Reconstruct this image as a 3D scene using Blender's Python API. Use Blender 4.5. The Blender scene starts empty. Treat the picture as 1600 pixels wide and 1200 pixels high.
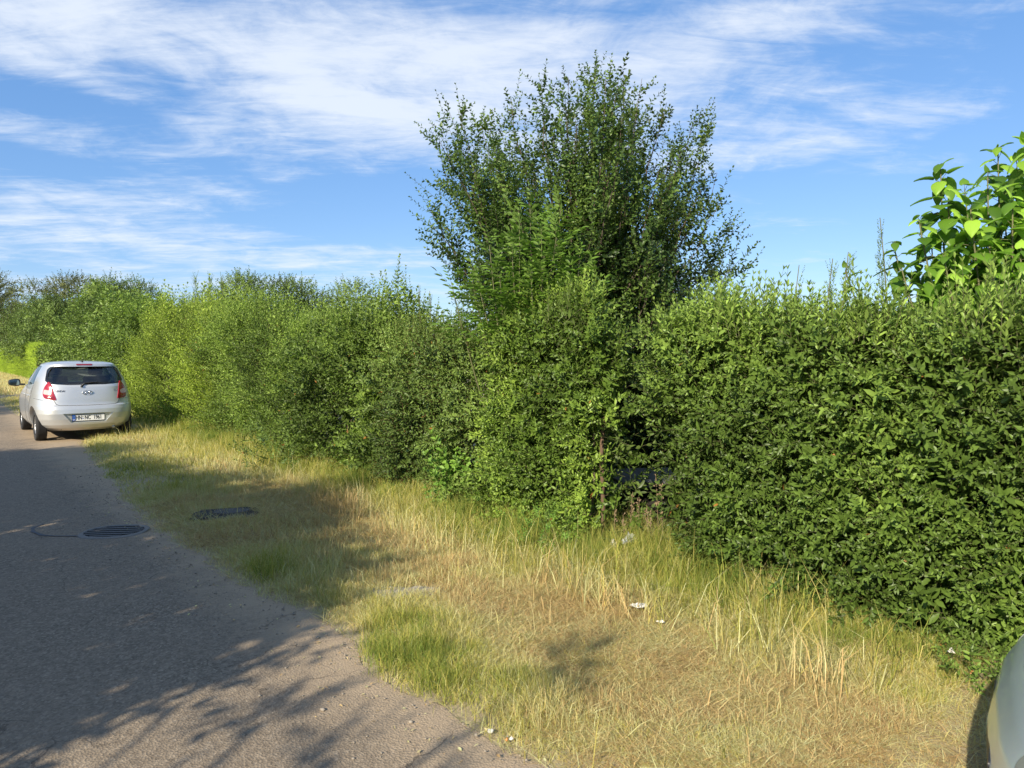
import bpy, bmesh, math, random
import numpy as np
from mathutils import Vector, Matrix
from mathutils.bvhtree import BVHTree

R = math.radians
SC = bpy.context.scene
COL = SC.collection
rng = np.random.default_rng(11)
random.seed(5)

# ------------------------------------------------------------------ camera
# world: X across the lane towards the hedge, Y along the lane, Z up
HEAD = math.atan2(.634, .773)
CAMH = 1.6
FPX, HZ = 1110.0, 555.0
cam = bpy.data.cameras.new("camera")
cam.sensor_width = 36.0
cam.lens = 36.0 * FPX / 1600.0
cam.clip_start = 0.05
cam.clip_end = 3000
camo = bpy.data.objects.new("camera", cam)
COL.objects.link(camo)
camo.location = (0, 0, CAMH)
camo.rotation_euler = (R(90) - math.atan2(600 - HZ, FPX), 0, -HEAD)
cam.dof.use_dof = True
cam.dof.focus_distance = 7.0
cam.dof.aperture_fstop = 5.6
SC.camera = camo

def cw(x, d):
    """camera ground coordinates (x right, d ahead) -> world XY"""
    return (.773 * x + .634 * d, -.634 * x + .773 * d)

def gnd(px, py):
    """photo pixel on the ground -> world XY"""
    d = CAMH * FPX / (py - HZ)
    return cw((px - 800) / FPX * d, d)

def at(px, py, d):
    x, y = cw((px - 800) / FPX * d, d)
    return np.array([x, y, CAMH + (HZ - py) / FPX * d])

# ------------------------------------------------------------------ light
SUN_EL = R(29)
SUN_TRAVEL = (math.cos(R(67.5)) , math.sin(R(67.5)))   # replaced just below
# travel direction of sunlight over the ground (X toward hedge, a little along Y)
tx, ty = .936, .352
sun = bpy.data.lights.new("sun", 'SUN')
sun.energy = 5.0
sun.angle = R(0.53)
sun.color = (1.0, .90, .72)
suno = bpy.data.objects.new("sun", sun)
COL.objects.link(suno)
dv = Vector((tx * math.cos(SUN_EL), ty * math.cos(SUN_EL), -math.sin(SUN_EL)))
suno.rotation_euler = dv.to_track_quat('-Z', 'Y').to_euler()
suno.location = (-20, -8, 15)

world = bpy.data.worlds.new("World")
SC.world = world
world.use_nodes = True
SC.view_settings.view_transform = 'Standard'
SC.view_settings.look = 'None'
SC.view_settings.exposure = 0.76
SC.view_settings.gamma = 1.0
SC.view_settings.use_curve_mapping = False
SC.cycles.max_bounces = 6
SC.cycles.diffuse_bounces = 2
SC.cycles.transmission_bounces = 2
SC.cycles.transparent_max_bounces = 8

class NT:
    """short hand for building node trees"""
    def __init__(self, tree):
        self.t = tree
        tree.nodes.clear()
    def n(self, kind, props=None, **ins):
        nd = self.t.nodes.new(kind)
        for k, v in (props or {}).items():
            setattr(nd, k, v)
        for k, v in ins.items():
            key = int(k[1:]) if (k[0] == 'i' and k[1:].isdigit()) else k.replace('_', ' ')
            sock = nd.inputs[key]
            if isinstance(v, bpy.types.NodeSocket):
                self.t.links.new(v, sock)
            else:
                sock.default_value = v
        return nd
    def math(self, op, a, b=0.0, c=None, clamp=False):
        kw = dict(i0=a, i1=b)
        if c is not None: kw['i2'] = c
        return self.n('ShaderNodeMath', dict(operation=op, use_clamp=clamp), **kw).outputs[0]
    def mix(self, fac, a, b, mode='MIX'):
        nd = self.t.nodes.new('ShaderNodeMix')
        nd.data_type = 'RGBA'; nd.blend_type = mode
        for s, v in ((nd.inputs[0], fac), (nd.inputs[6], a), (nd.inputs[7], b)):
            if isinstance(v, bpy.types.NodeSocket): self.t.links.new(v, s)
            else: s.default_value = v if not (isinstance(v, tuple) and len(v) == 3) else (*v, 1)
        return nd.outputs[2]
    def ramp(self, fac, stops, interp='LINEAR'):
        nd = self.t.nodes.new('ShaderNodeValToRGB')
        cr = nd.color_ramp; cr.interpolation = interp
        while len(cr.elements) < len(stops): cr.elements.new(.5)
        for e, (p, c) in zip(cr.elements, stops):
            e.position = p; e.color = (*c, 1) if len(c) == 3 else c
        self.t.links.new(fac, nd.inputs[0])
        return nd.outputs[0]
    def noise(self, vec, scale, detail=4, rough=.55, dist=0.0):
        nd = self.n('ShaderNodeTexNoise', None, Scale=scale, Detail=detail, Roughness=rough, Distortion=dist)
        if vec is not None: self.t.links.new(vec, nd.inputs['Vector'])
        return nd.outputs['Fac']

# sky: Nishita plus high wispy cloud placed by compass direction and elevation
w = NT(world.node_tree)
sky = w.n('ShaderNodeTexSky')
sky.sky_type = 'NISHITA'; sky.sun_disc = False
sky.sun_elevation = SUN_EL
sky.sun_rotation = math.atan2(-tx, -ty)
sky.air_density = 1.0; sky.dust_density = .1; sky.ozone_density = 2.2
tc = w.n('ShaderNodeTexCoord').outputs['Generated']
sep = w.n('ShaderNodeSeparateXYZ', None, i0=tc)
dx, dy, dz = sep.outputs
az = w.math('SUBTRACT', w.math('ARCTAN2', dx, dy), HEAD)       # angle right of the view down the lane
el = w.math('ARCSINE', dz)
zz = w.math('MAXIMUM', w.math('ADD', dz, .10), .03)
px_, py_ = w.math('DIVIDE', dx, zz), w.math('DIVIDE', dy, zz)
plane = w.n('ShaderNodeCombineXYZ', None, i0=px_, i1=py_, i2=0.0).outputs[0]
# stretched copy for streaks
rot = w.n('ShaderNodeVectorRotate', dict(rotation_type='Z_AXIS'), Vector=plane, Angle=R(38)).outputs[0]
stre = w.n('ShaderNodeMapping', None, Vector=rot, Scale=(.55, 1.7, 1)).outputs[0]
n1 = w.noise(stre, 1.0, 9, .60, .5)
n2 = w.noise(plane, 3.0, 8, .62, .6)
n3 = w.noise(stre, 7.0, 8, .70, 1.2)
dens = w.math('ADD', w.math('MULTIPLY', n1, .46), w.math('ADD', w.math('MULTIPLY', n2, .35), w.math('MULTIPLY', n3, .19)))
def blob(px, py, sx, sy, amp, tilt=0.0):
    a0 = math.atan((px - 800) / FPX)
    e0 = math.atan((HZ - py) / FPX * math.cos(a0))
    ax, ey = sx / FPX, sy / FPX
    u = w.math('SUBTRACT', az, a0); v = w.math('SUBTRACT', el, e0)
    ct, st = math.cos(R(tilt)), math.sin(R(tilt))
    uu = w.math('ADD', w.math('MULTIPLY', u, ct / ax), w.math('MULTIPLY', v, st / ax))
    vv = w.math('ADD', w.math('MULTIPLY', u, -st / ey), w.math('MULTIPLY', v, ct / ey))
    r2 = w.math('ADD', w.math('MULTIPLY', uu, uu), w.math('MULTIPLY', vv, vv))
    return w.math('MULTIPLY', w.math('EXPONENT', w.math('MULTIPLY', r2, -1.0)), amp)
blobs = [(560, 120, 420, 95, .34, -8), (120, 40, 300, 60, .25, 0), (1040, 90, 360, 75, .30, 0), (620, 205, 240, 40, .22, -8),
         (330, 240, 300, 40, .22, -10), (150, 312, 230, 42, .27, 0), (1270, 225, 210, 34, .40, 4), (160, 140, 130, 12, .14, -14),
         (300, 395, 420, 26, .22, 0), (250, 435, 600, 30, .22, 0), (1130, 170, 220, 40, .14, 0), (1385, 255, 40, 16, .14, 20),
         (560, 330, 150, 50, -.22, 0), (140, 185, 240, 30, -.20, -8), (80, 262, 160, 16, -.22, -8), (1500, 120, 160, 200, -.10, 0),
         (900, 30, 130, 14, -.10, 0), (600, 368, 200, 14, -.14, 0), (1350, 330, 300, 60, -.14, 0), (640, 290, 260, 30, -.10, 0)]
acc = None
for b in blobs:
    v = blob(*b)
    acc = v if acc is None else w.math('ADD', acc, v)
dens = w.math('MULTIPLY_ADD', w.math('SUBTRACT', dens, .5), 2.1, .5)
# unseen cloud added behind and above the viewer to whiten the fill light
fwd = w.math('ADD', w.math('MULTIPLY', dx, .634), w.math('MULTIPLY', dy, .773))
fill_cloud = w.math('ADD', w.math('MULTIPLY', w.math('MAXIMUM', w.math('SUBTRACT', .2, fwd), 0.0), .12), w.math('MULTIPLY', w.math('MAXIMUM', w.math('SUBTRACT', dz, .58), 0.0), .5), clamp=True)
acc = w.math('ADD', w.math('MULTIPLY', acc, .84), fill_cloud)
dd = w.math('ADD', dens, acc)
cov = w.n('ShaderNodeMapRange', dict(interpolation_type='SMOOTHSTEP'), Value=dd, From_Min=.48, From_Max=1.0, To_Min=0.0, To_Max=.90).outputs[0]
skyc = w.mix(1.0, sky.outputs[0], (1.0, 1.0, 1.0), 'MULTIPLY')
skyb = w.mix(.40, skyc, (.75, 2.7, 6.9))
cloudc = w.mix(w.math('MULTIPLY', el, 2.0, clamp=True), (5.9, 6.5, 7.3), (5.7, 6.2, 7.0))
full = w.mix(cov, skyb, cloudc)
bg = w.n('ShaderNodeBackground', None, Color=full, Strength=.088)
wo = w.n('ShaderNodeOutputWorld', None, Surface=bg.outputs[0])

# ------------------------------------------------------------------ tagging
def tag(o, label=None, cat=None, group=None, kind=None):
    if label: o['label'] = label
    if cat: o['category'] = cat
    if group: o['group'] = group
    if kind: o['kind'] = kind
    return o

def empty(name, loc, rz=0.0, **kw):
    o = bpy.data.objects.new(name, None)
    o.empty_display_size = .2
    COL.objects.link(o)
    o.location = loc; o.rotation_euler = (0, 0, rz)
    bpy.context.view_layer.update()
    tag(o, **kw)
    return o

def link(name, me, parent=None, world_space=True, **kw):
    o = bpy.data.objects.new(name, me)
    COL.objects.link(o)
    if parent is not None:
        o.parent = parent
        if world_space:
            o.matrix_parent_inverse = Matrix.LocRotScale(parent.location, parent.rotation_euler, None).inverted()
    tag(o, **kw)
    return o

# ------------------------------------------------------------------ materials
def mat(name):
    m = bpy.data.materials.new(name); m.use_nodes = True
    return m, NT(m.node_tree)

def simple(name, col, rough=.5, metal=0.0, var=.0, scale=20, coat=0.0, bump=0.0, spec=.5):
    m, t = mat(name)
    c = col
    kw = {}
    if var or bump:
        co = t.n('ShaderNodeTexCoord').outputs['Object']
        nz = t.noise(co, scale, 6, .6)
        if var:
            c = t.mix(t.math('MULTIPLY', nz, 1.0), tuple(x * (1 - var) for x in col), tuple(min(1, x * (1 + var)) for x in col))
        if bump:
            kw['Normal'] = t.n('ShaderNodeBump', None, Strength=bump, Distance=.01, Height=nz).outputs[0]
    if isinstance(c, tuple): c = (*c, 1)
    p = t.n('ShaderNodeBsdfPrincipled', None, Base_Color=c, Roughness=rough, Metallic=metal, **kw)
    p.inputs['Coat Weight'].default_value = coat
    p.inputs['Coat Roughness'].default_value = .05
    p.inputs['Specular IOR Level'].default_value = spec
    t.n('ShaderNodeOutputMaterial', None, Surface=p.outputs[0])
    return m

def leafmat(name, stops, rough=.42, trans=.30, spec=.45, gain=1.50, tint=(1.08, 1.08, .78), flat_tone=False):
    """stops: colour over the per-leaf tone; translucent leaves with a sheen"""
    m, t = mat(name)
    a = t.n('ShaderNodeAttribute', dict(attribute_name='tone')).outputs['Fac']
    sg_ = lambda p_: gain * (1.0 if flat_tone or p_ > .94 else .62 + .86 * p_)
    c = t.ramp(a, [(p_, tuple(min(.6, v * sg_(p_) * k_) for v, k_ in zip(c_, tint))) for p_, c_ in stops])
    geo = t.n('ShaderNodeNewGeometry')
    # paler underside
    c2 = t.mix(t.math('MULTIPLY', geo.outputs['Backfacing'], .25), c, (.17, .20, .09))
    p = t.n('ShaderNodeBsdfPrincipled', None, Base_Color=c2, Roughness=rough)
    p.inputs['Specular IOR Level'].default_value = spec * .62
    tl = t.n('ShaderNodeBsdfTranslucent', None, Color=t.mix(.5, t.mix(1.0, c, (1.7, 1.9, .7), 'MULTIPLY'), c))
    mx = t.n('ShaderNodeMixShader', None, i0=trans, i1=p.outputs[0], i2=tl.outputs[0])
    t.n('ShaderNodeOutputMaterial', None, Surface=mx.outputs[0])
    return m

DEAD = [(.988, (.20, .09, .03)), (1.0, (.24, .11, .04))]
def green(dark, mid, light, yellow=.96):
    return [(0, dark), (.5, mid), (.93, light), (.975, (.26, .30, .045))] + DEAD
M_PRIVET = leafmat('privet_leaf', green((.038, .064, .018), (.074, .118, .030), (.125, .180, .046)), .42, .26, .4)
M_PRIVET2 = leafmat('overgrown_privet_leaf', green((.040, .070, .017), (.080, .128, .028), (.140, .195, .044)), .42, .27)
M_DARKB = leafmat('dark_bush_leaf', green((.034, .058, .018), (.064, .100, .030), (.105, .150, .046)), .45, .22)
M_MID = leafmat('mid_bush_leaf', green((.050, .082, .022), (.092, .140, .036), (.145, .200, .052)), .5, .28)
M_BRIGHT = leafmat('bright_bush_leaf', green((.066, .100, .018), (.122, .168, .032), (.180, .230, .050)), .5, .30)
M_PLUM = leafmat('plum_leaf', green((.022, .044, .014), (.044, .076, .022), (.085, .120, .032)), .42, .28, gain=1.75)
M_ASH = leafmat('ash_leaf', green((.050, .105, .020), (.080, .150, .028), (.120, .195, .040)), .45, .32, gain=1.15)
M_MULB = leafmat('mulberry_leaf', green((.035, .085, .014), (.070, .135, .020), (.135, .215, .035)), .35, .42, gain=1.75)
M_FARD = leafmat('brown_green_leaf', [(0, (.045, .050, .025)), (.5, (.075, .090, .038)), (1, (.120, .125, .055))], .6, .2)
M_FARG = leafmat('distant_green_leaf', green((.050, .080, .022), (.082, .125, .032), (.130, .175, .050)), .6, .2)
M_CLIP = leafmat('clipped_hedge_leaf', green((.10, .15, .022), (.15, .21, .032), (.20, .26, .04)), .6, .3)
M_WEED = leafmat('weed_leaf', green((.06, .12, .03), (.09, .165, .035), (.14, .22, .05)), .5, .3)
M_BARK = simple('bark', (.085, .062, .045), .9, var=.5, scale=30, bump=.6)
M_TWIG = simple('green_twig', (.11, .11, .045), .7, var=.3, scale=60)
M_REDTWIG = simple('red_brown_twig', (.13, .06, .035), .7, var=.3, scale=60)
M_DARKWOOD = simple('dark_wood', (.05, .036, .026), .95, var=.4, scale=40, bump=.5)

# ------------------------------------------------------------------ noise
def _h(ix, iy, seed):
    n = (ix.astype(np.int64) * 374761393 + iy.astype(np.int64) * 668265263 + seed * 1442695041) & 0xffffffff
    n = ((n ^ (n >> 13)) * 1274126177) & 0xffffffff
    n = n ^ (n >> 16)
    return (n & 0xffff) / 65535.0
def vn(x, y, seed=0):
    x = np.asarray(x, float); y = np.asarray(y, float)
    ix, iy = np.floor(x), np.floor(y)
    fx, fy = x - ix, y - iy
    fx = fx * fx * (3 - 2 * fx); fy = fy * fy * (3 - 2 * fy)
    a, b = _h(ix, iy, seed), _h(ix + 1, iy, seed)
    c, d = _h(ix, iy + 1, seed), _h(ix + 1, iy + 1, seed)
    return (a + (b - a) * fx) * (1 - fy) + (c + (d - c) * fx) * fy
def fbm(x, y, seed=0, o=3):
    s = 0; k = 1; t = 0
    for i in range(o):
        s = s + vn(np.asarray(x) * 2 ** i, np.asarray(y) * 2 ** i, seed + i * 7) * k; t += k; k *= .5
    return s / t

# ------------------------------------------------------------------ triangle soup
class Soup:
    def __init__(s):
        s.v, s.f, s.t, s.m, s.n = [], [], [], [], 0
    def add(s, v, f, tone=None, mi=0):
        v = np.asarray(v, float).reshape(-1, 3); f = np.asarray(f, int).reshape(-1, 3)
        s.v.append(v); s.f.append(f + s.n); s.n += len(v)
        s.t.append(np.full(len(f), .5) if tone is None else np.broadcast_to(np.asarray(tone, float), (len(f),)))
        s.m.append(np.broadcast_to(np.asarray(mi, int), (len(f),)))
    def mesh(s, name, mats, smooth=False):
        v = np.concatenate(s.v); f = np.concatenate(s.f); t = np.concatenate(s.t); mi = np.concatenate(s.m)
        me = bpy.data.meshes.new(name)
        me.vertices.add(len(v)); me.vertices.foreach_set('co', v.astype(np.float32).ravel())
        me.loops.add(len(f) * 3); me.loops.foreach_set('vertex_index', f.astype(np.int32).ravel())
        me.polygons.add(len(f)); me.polygons.foreach_set('loop_start', np.arange(0, len(f) * 3, 3, dtype=np.int32))
        me.polygons.foreach_set('material_index', mi.astype(np.int32))
        me.update(calc_edges=True)
        at_ = me.attributes.new('tone', 'FLOAT', 'FACE')
        at_.data.foreach_set('value', t.astype(np.float32))
        for m in mats: me.materials.append(m)
        if smooth: me.polygons.foreach_set('use_smooth', np.ones(len(f), bool))
        me.validate()
        return me
    def build(s, name, mats, parent=None, smooth=False, **kw):
        return link(name, s.mesh(name, mats, smooth), parent, **kw)
    def tube(s, pts, rad, k=6, tone=.5, mi=0):
        """tapered tube through pts"""
        pts = np.asarray(pts, float); n = len(pts)
        rad = np.broadcast_to(np.asarray(rad, float), (n,))
        tg = np.gradient(pts, axis=0); tg /= np.linalg.norm(tg, axis=1)[:, None] + 1e-9
        ref = np.array([0, 0, 1.0]) if abs(tg[0][2]) < .9 else np.array([1.0, 0, 0])
        a = np.cross(tg, ref); a /= np.linalg.norm(a, axis=1)[:, None] + 1e-9
        b = np.cross(tg, a)
        th = np.arange(k) / k * 2 * np.pi
        v = pts[:, None] + rad[:, None, None] * (np.cos(th)[None, :, None] * a[:, None] + np.sin(th)[None, :, None] * b[:, None])
        f = []
        for i in range(n - 1):
            for j in range(k):
                p, q = i * k + j, i * k + (j + 1) % k
                f += [(p, q, q + k), (p, q + k, p + k)]
        c = n * k
        v = np.concatenate([v.reshape(-1, 3), pts[:1], pts[-1:]])
        for j in range(k):
            f.append((c, (j + 1) % k, j)); f.append((c + 1, (n - 1) * k + j, (n - 1) * k + (j + 1) % k))
        s.add(v, f, tone, mi)

# ------------------------------------------------------------------ leaves and shoots
def leaf_fine(L, W, fold=.25, droop=.18, base=.28):
    """leaf along +Y, face up +Z : 7 verts, 6 triangles"""
    z = lambda y: -droop * L * (y / L) ** 2
    h = W / 2
    v = [(0, 0, 0), (-h * .82, L * base, z(L * base) + fold * h), (-h * .88, L * .64, z(L * .64) + fold * h), (0, L, z(L)),
         (h * .88, L * .64, z(L * .64) + fold * h), (h * .82, L * base, z(L * base) + fold * h), (0, L * .5, z(L * .5))]
    f = [(0, 6, 1), (1, 6, 2), (2, 6, 3), (0, 5, 6), (5, 4, 6), (4, 3, 6)]
    return np.array(v), np.array(f)
def leaf_kite(L, W, fold=.3, droop=.15, base=.45):
    h = W / 2
    v = [(0, 0, 0), (-h, L * base, fold * h), (0, L, -droop * L), (h, L * base, fold * h)]
    return np.array(v), np.array([(0, 2, 1), (0, 3, 2)])
def leaf_heart(L, W):
    """broad heart shaped leaf, curved along both axes"""
    prof = [(0, 0), (-.10, .62), (.02, .92), (.22, 1.0), (.48, .86), (.75, .45), (.92, .14), (1.0, 0)]
    rows = []
    v = []; f = []
    for y, wd in prof:
        h = wd * W / 2; zz_ = -.30 * L * max(y, 0) ** 2
        for u in (-1, -.5, 0, .5, 1):
            yy = y * L if u else max(y, 0) * L
            v.append((u * h, yy, zz_ + .10 * W * abs(u) - .16 * W * u * u))
    for i in range(len(prof) - 1):
        for j in range(4):
            p = i * 5 + j
            f += [(p, p + 1, p + 6), (p, p + 6, p + 5)]
    return np.array(v), np.array(f)

def rotm(axis, ang):
    return np.array(Matrix.Rotation(ang, 3, Vector(axis)))
def frame(d, up):
    """columns x,y,z with y along d and z near up"""
    d = np.asarray(d, float); d = d / np.linalg.norm(d)
    x = np.cross(d, up); x /= np.linalg.norm(x) + 1e-9
    z = np.cross(x, d)
    return np.stack([x, d, z], 1)

def shoot(L, npairs, leafL, leafW, kind='fine', arr='opposite', ang=(45, 65), jit=12, stem=.0016, bend=.12, r=None, per=1, terminal=True, tipscale=.55, start=.08):
    """one leafy shoot growing along +Z. Returns verts, faces, leaf id (-1 stem)"""
    r = r or random
    LF = dict(fine=leaf_fine, kite=leaf_kite, heart=leaf_heart)[kind]
    V, F, I = [], [], []; nv = 0
    bd = r.uniform(0, 6.28)
    def P(t): return np.array([math.cos(bd) * bend * L * t * t, math.sin(bd) * bend * L * t * t, L * t])
    # stem as a three sided tube
    ts = [0, .5, 1]
    sv = []
    for t in ts:
        rr = stem * (1 - .6 * t)
        for k in range(3):
            sv.append(P(t) + rr * np.array([math.cos(k * 2.1), math.sin(k * 2.1), 0]))
    sf = []
    for i in range(2):
        for k in range(3):
            a, b = i * 3 + k, i * 3 + (k + 1) % 3
            sf += [(a, b, b + 3), (a, b + 3, a + 3)]
    V.append(np.array(sv)); F.append(np.array(sf)); I.append(np.full(len(sf), -1)); nv += len(sv)
    lid = 0
    roll = r.uniform(0, 6.28)
    for i in range(npairs):
        t = start + (1 - start) * i / max(1, npairs - 1)
        sc = (1 - (1 - tipscale) * t ** 2) * r.uniform(.8, 1.12)
        if arr == 'opposite':
            azs = [roll, roll + math.pi]; roll += math.pi / 2 + r.uniform(-.25, .25)
        else:
            azs = [roll]; roll += 2.4 + r.uniform(-.4, .4)
        for a in azs:
            if r.random() < .05: continue
            ph = R(r.uniform(*ang) + r.uniform(-jit, jit)) * (1 - .35 * t)
            d = np.array([math.cos(a) * math.sin(ph), math.sin(a) * math.sin(ph), math.cos(ph)])
            up = np.array([0, 0, 1.0]) + .35 * np.array([r.uniform(-1, 1), r.uniform(-1, 1), 0])
            m = frame(d, up)
            v, f = LF(leafL * sc, leafW * sc * r.uniform(.85, 1.1))
            if kind == 'heart':
                v = v + np.array([0, leafL * .35, 0])
            V.append(v @ m.T + P(t)); F.append(f + nv); I.append(np.full(len(f), lid)); nv += len(v); lid += 1
            if kind == 'heart':
                pv = np.array([P(t), P(t) + d * leafL * .37 + np.array([0, 0, .002]), P(t) + np.array([0, 0, .004])])
                V.append(pv); F.append(np.array([[0, 1, 2]]) + nv); I.append(np.array([-1])); nv += 3
    if terminal:
        for k in range(2):
            a = roll + k * math.pi
            d = np.array([math.cos(a) * .3, math.sin(a) * .3, 1.0]); m = frame(d, np.array([math.cos(a), math.sin(a), .3]) * -1)
            v, f = LF(leafL * tipscale, leafW * tipscale * .9)
            V.append(v @ m.T + P(1)); F.append(f + nv); I.append(np.full(len(f), lid)); nv += len(v); lid += 1
    return np.concatenate(V), np.concatenate(F), np.concatenate(I)

def pinnate(L, n, leafL, leafW, r):
    """compound leaf along +Y face +Z"""
    V, F, I = [], [], []; nv = 0
    lid = 0
    def z(t): return -.25 * L * t * t
    rv = np.array([(0, 0, 0), (.0015, L * .5, z(.5)), (-.0015, L * .5, z(.5)), (0, L, z(1))]); rf = np.array([(0, 1, 2), (1, 3, 2)])
    V.append(rv); F.append(rf); I.append(np.full(2, -1)); nv = 4
    for i in range(n):
        t = .3 + .7 * i / (n - 1)
        for s in ((-1, 1) if i < n - 1 else (0,)):
            ang = s * R(58 - 12 * t)
            d = np.array([math.sin(ang), math.cos(ang), -.15 - .2 * t])
            v, f = leaf_fine(leafL * r.uniform(.85, 1.1), leafW)
            V.append(v @ frame(d, np.array([0, 0, 1])).T + np.array([0, L * t, z(t)])); F.append(f + nv); I.append(np.full(len(f), lid)); nv += len(v); lid += 1
    return np.concatenate(V), np.concatenate(F), np.concatenate(I)

def place(soup, temps, P, D, S, tone=.5, tvar=.35, svar=.2, roll=None, stem_mi=1, lo=0, hi=.985, dead=.004):
    """copies shoot templates to points P growing along D (vectorised)"""
    P = np.asarray(P, float); D = np.asarray(D, float); n = len(P)
    if n == 0: return
    D = D / (np.linalg.norm(D, axis=1)[:, None] + 1e-9)
    S = np.broadcast_to(np.asarray(S, float), (n,)); tone = np.broadcast_to(np.asarray(tone, float), (n,))
    ref = np.tile(np.array([0, 0, 1.0]), (n, 1)); ref[np.abs(D[:, 2]) > .97] = (1, 0, 0)
    X = np.cross(D, ref); X /= np.linalg.norm(X, axis=1)[:, None] + 1e-9
    Y = np.cross(D, X)
    a = rng.uniform(0, 2 * np.pi, n) if roll is None else np.broadcast_to(roll, (n,))
    c, s_ = np.cos(a)[:, None], np.sin(a)[:, None]
    X2, Y2 = X * c + Y * s_, -X * s_ + Y * c
    M = np.stack([X2, Y2, D], 2) * S[:, None, None]
    which = rng.integers(0, len(temps), n)
    for k, (tv, tf, ti) in enumerate(temps):
        idx = np.where(which == k)[0]
        if len(idx) == 0: continue
        v = np.einsum('nij,vj->nvi', M[idx], tv) + P[idx][:, None]
        f = tf[None] + (np.arange(len(idx)) * len(tv))[:, None, None]
        nl = ti.max() + 1
        lt = rng.uniform(-1, 1, (len(idx), nl + 1)) * tvar / 2 + (tone[idx] + rng.uniform(-1, 1, len(idx)) * svar / 2)[:, None]
        lt = np.clip(lt, lo, .93)
        lt[rng.random(lt.shape) < dead] = .995
        tt = lt[:, ti]   # -1 -> last column
        mi = np.where(ti < 0, stem_mi, 0)[None].repeat(len(idx), 0)
        soup.add(v.reshape(-1, 3), f.reshape(-1, 3), tt.ravel(), mi.ravel())

rr = random.Random(3)
T_PRIV = [shoot(rr.uniform(.17, .24), 7, .064, .024, 'fine', r=rr) for _ in range(6)]
T_PRIVUP = [shoot(rr.uniform(.26, .36), 9, .062, .019, 'fine', r=rr, ang=(32, 48), bend=.06, tipscale=.45) for _ in range(5)]
T_PRIVK = [shoot(rr.uniform(.2, .28), 7, .066, .026, 'kite', r=rr) for _ in range(5)]
T_WISPK = [shoot(rr.uniform(.3, .45), 9, .062, .024, 'kite', r=rr, ang=(35, 50), bend=.08) for _ in range(4)]
T_PLUM = [shoot(rr.uniform(.36, .5), 13, .094, .056, 'fine', 'alt', r=rr, ang=(50, 75), bend=.12, stem=.002) for _ in range(5)]
T_PLUMK = [shoot(rr.uniform(.3, .42), 12, .094, .060, 'kite', 'alt', r=rr, ang=(50, 80), bend=.15, stem=.002) for _ in range(5)]
T_PLUMUP = [shoot(rr.uniform(.6, .85), 22, .076, .044, 'fine', 'alt', r=rr, ang=(55, 70), bend=.07, stem=.0028, tipscale=.4) for _ in range(4)]
T_FAR = [shoot(rr.uniform(.35, .55), 10, .13, .075, 'kite', 'alt', r=rr, ang=(50, 85), bend=.2, stem=.004) for _ in range(5)]
T_BROAD = [shoot(rr.uniform(.3, .4), 6, .10, .062, 'fine', r=rr, ang=(50, 75)) for _ in range(4)]
T_BROADK = [shoot(rr.uniform(.22, .32), 6, .085, .05, 'kite', r=rr, ang=(50, 75)) for _ in range(4)]

def rnd_dir(n):
    v = rng.normal(size=(n, 3)); return v / np.linalg.norm(v, axis=1)[:, None]

def hedge_surface(n, Y0, Y1, H, Xf, W, p=4.5, pend=7, back=.3, amp=.16, fr=1.6, seed=0, top_w=1.0, ywt=None):
    """random points + normals on the rounded surface of a hedge body"""
    th = np.linspace(0.0, np.pi, 160)
    x = -np.sign(np.cos(th)) * np.abs(np.cos(th)) ** (2 / p); z = np.abs(np.sin(th)) ** (2 / p)
    ds = np.hypot(np.diff(x) * W / 2, np.diff(z) * 2.3)
    tm = .5 * (th[1:] + th[:-1])
    wt = ds * np.where(tm > np.pi * .72, back, 1.0)
    k = rng.choice(len(ds), n, p=wt / wt.sum())
    u = rng.random(n)
    xs = x[k] + (x[k + 1] - x[k]) * u; zs = z[k] + (z[k + 1] - z[k]) * u
    if ywt is None:
        Y = rng.uniform(Y0, Y1, n)
    else:
        c = rng.uniform(Y0, Y1, n * 6); pw = ywt(c); Y = rng.choice(c, n, p=pw / pw.sum())
    t = (Y - (Y0 + Y1) / 2) / ((Y1 - Y0) / 2)
    e = np.clip(1 - np.abs(t) ** pend, .02, 1) ** (1 / pend)
    h = H(Y) * (.35 + .65 * e); xc = Xf(Y) + W / 2; w2 = W / 2 * (.25 + .75 * e)
    nx = np.sign(xs) * np.abs(xs) ** (p - 1) / (W / 2); nz = np.abs(zs) ** (p - 1) / h
    ny = np.sign(t) * np.abs(t) ** (pend - 1) / ((Y1 - Y0) / 2) * 1.2
    N = np.stack([nx, ny, nz], 1); N /= np.linalg.norm(N, axis=1)[:, None] + 1e-9
    P = np.stack([xc + xs * w2, Y, zs * h], 1)
    s_ = zs * h + (xs + 1) * W * .5
    b = (fbm(Y * fr, s_ * fr, seed, 3) - .5) * 2 * amp + (vn(Y * fr * 3.3, s_ * fr * 3.3, seed + 5) - .5) * amp * 1.3
    P = P + N * b[:, None]
    return P, N, b

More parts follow.
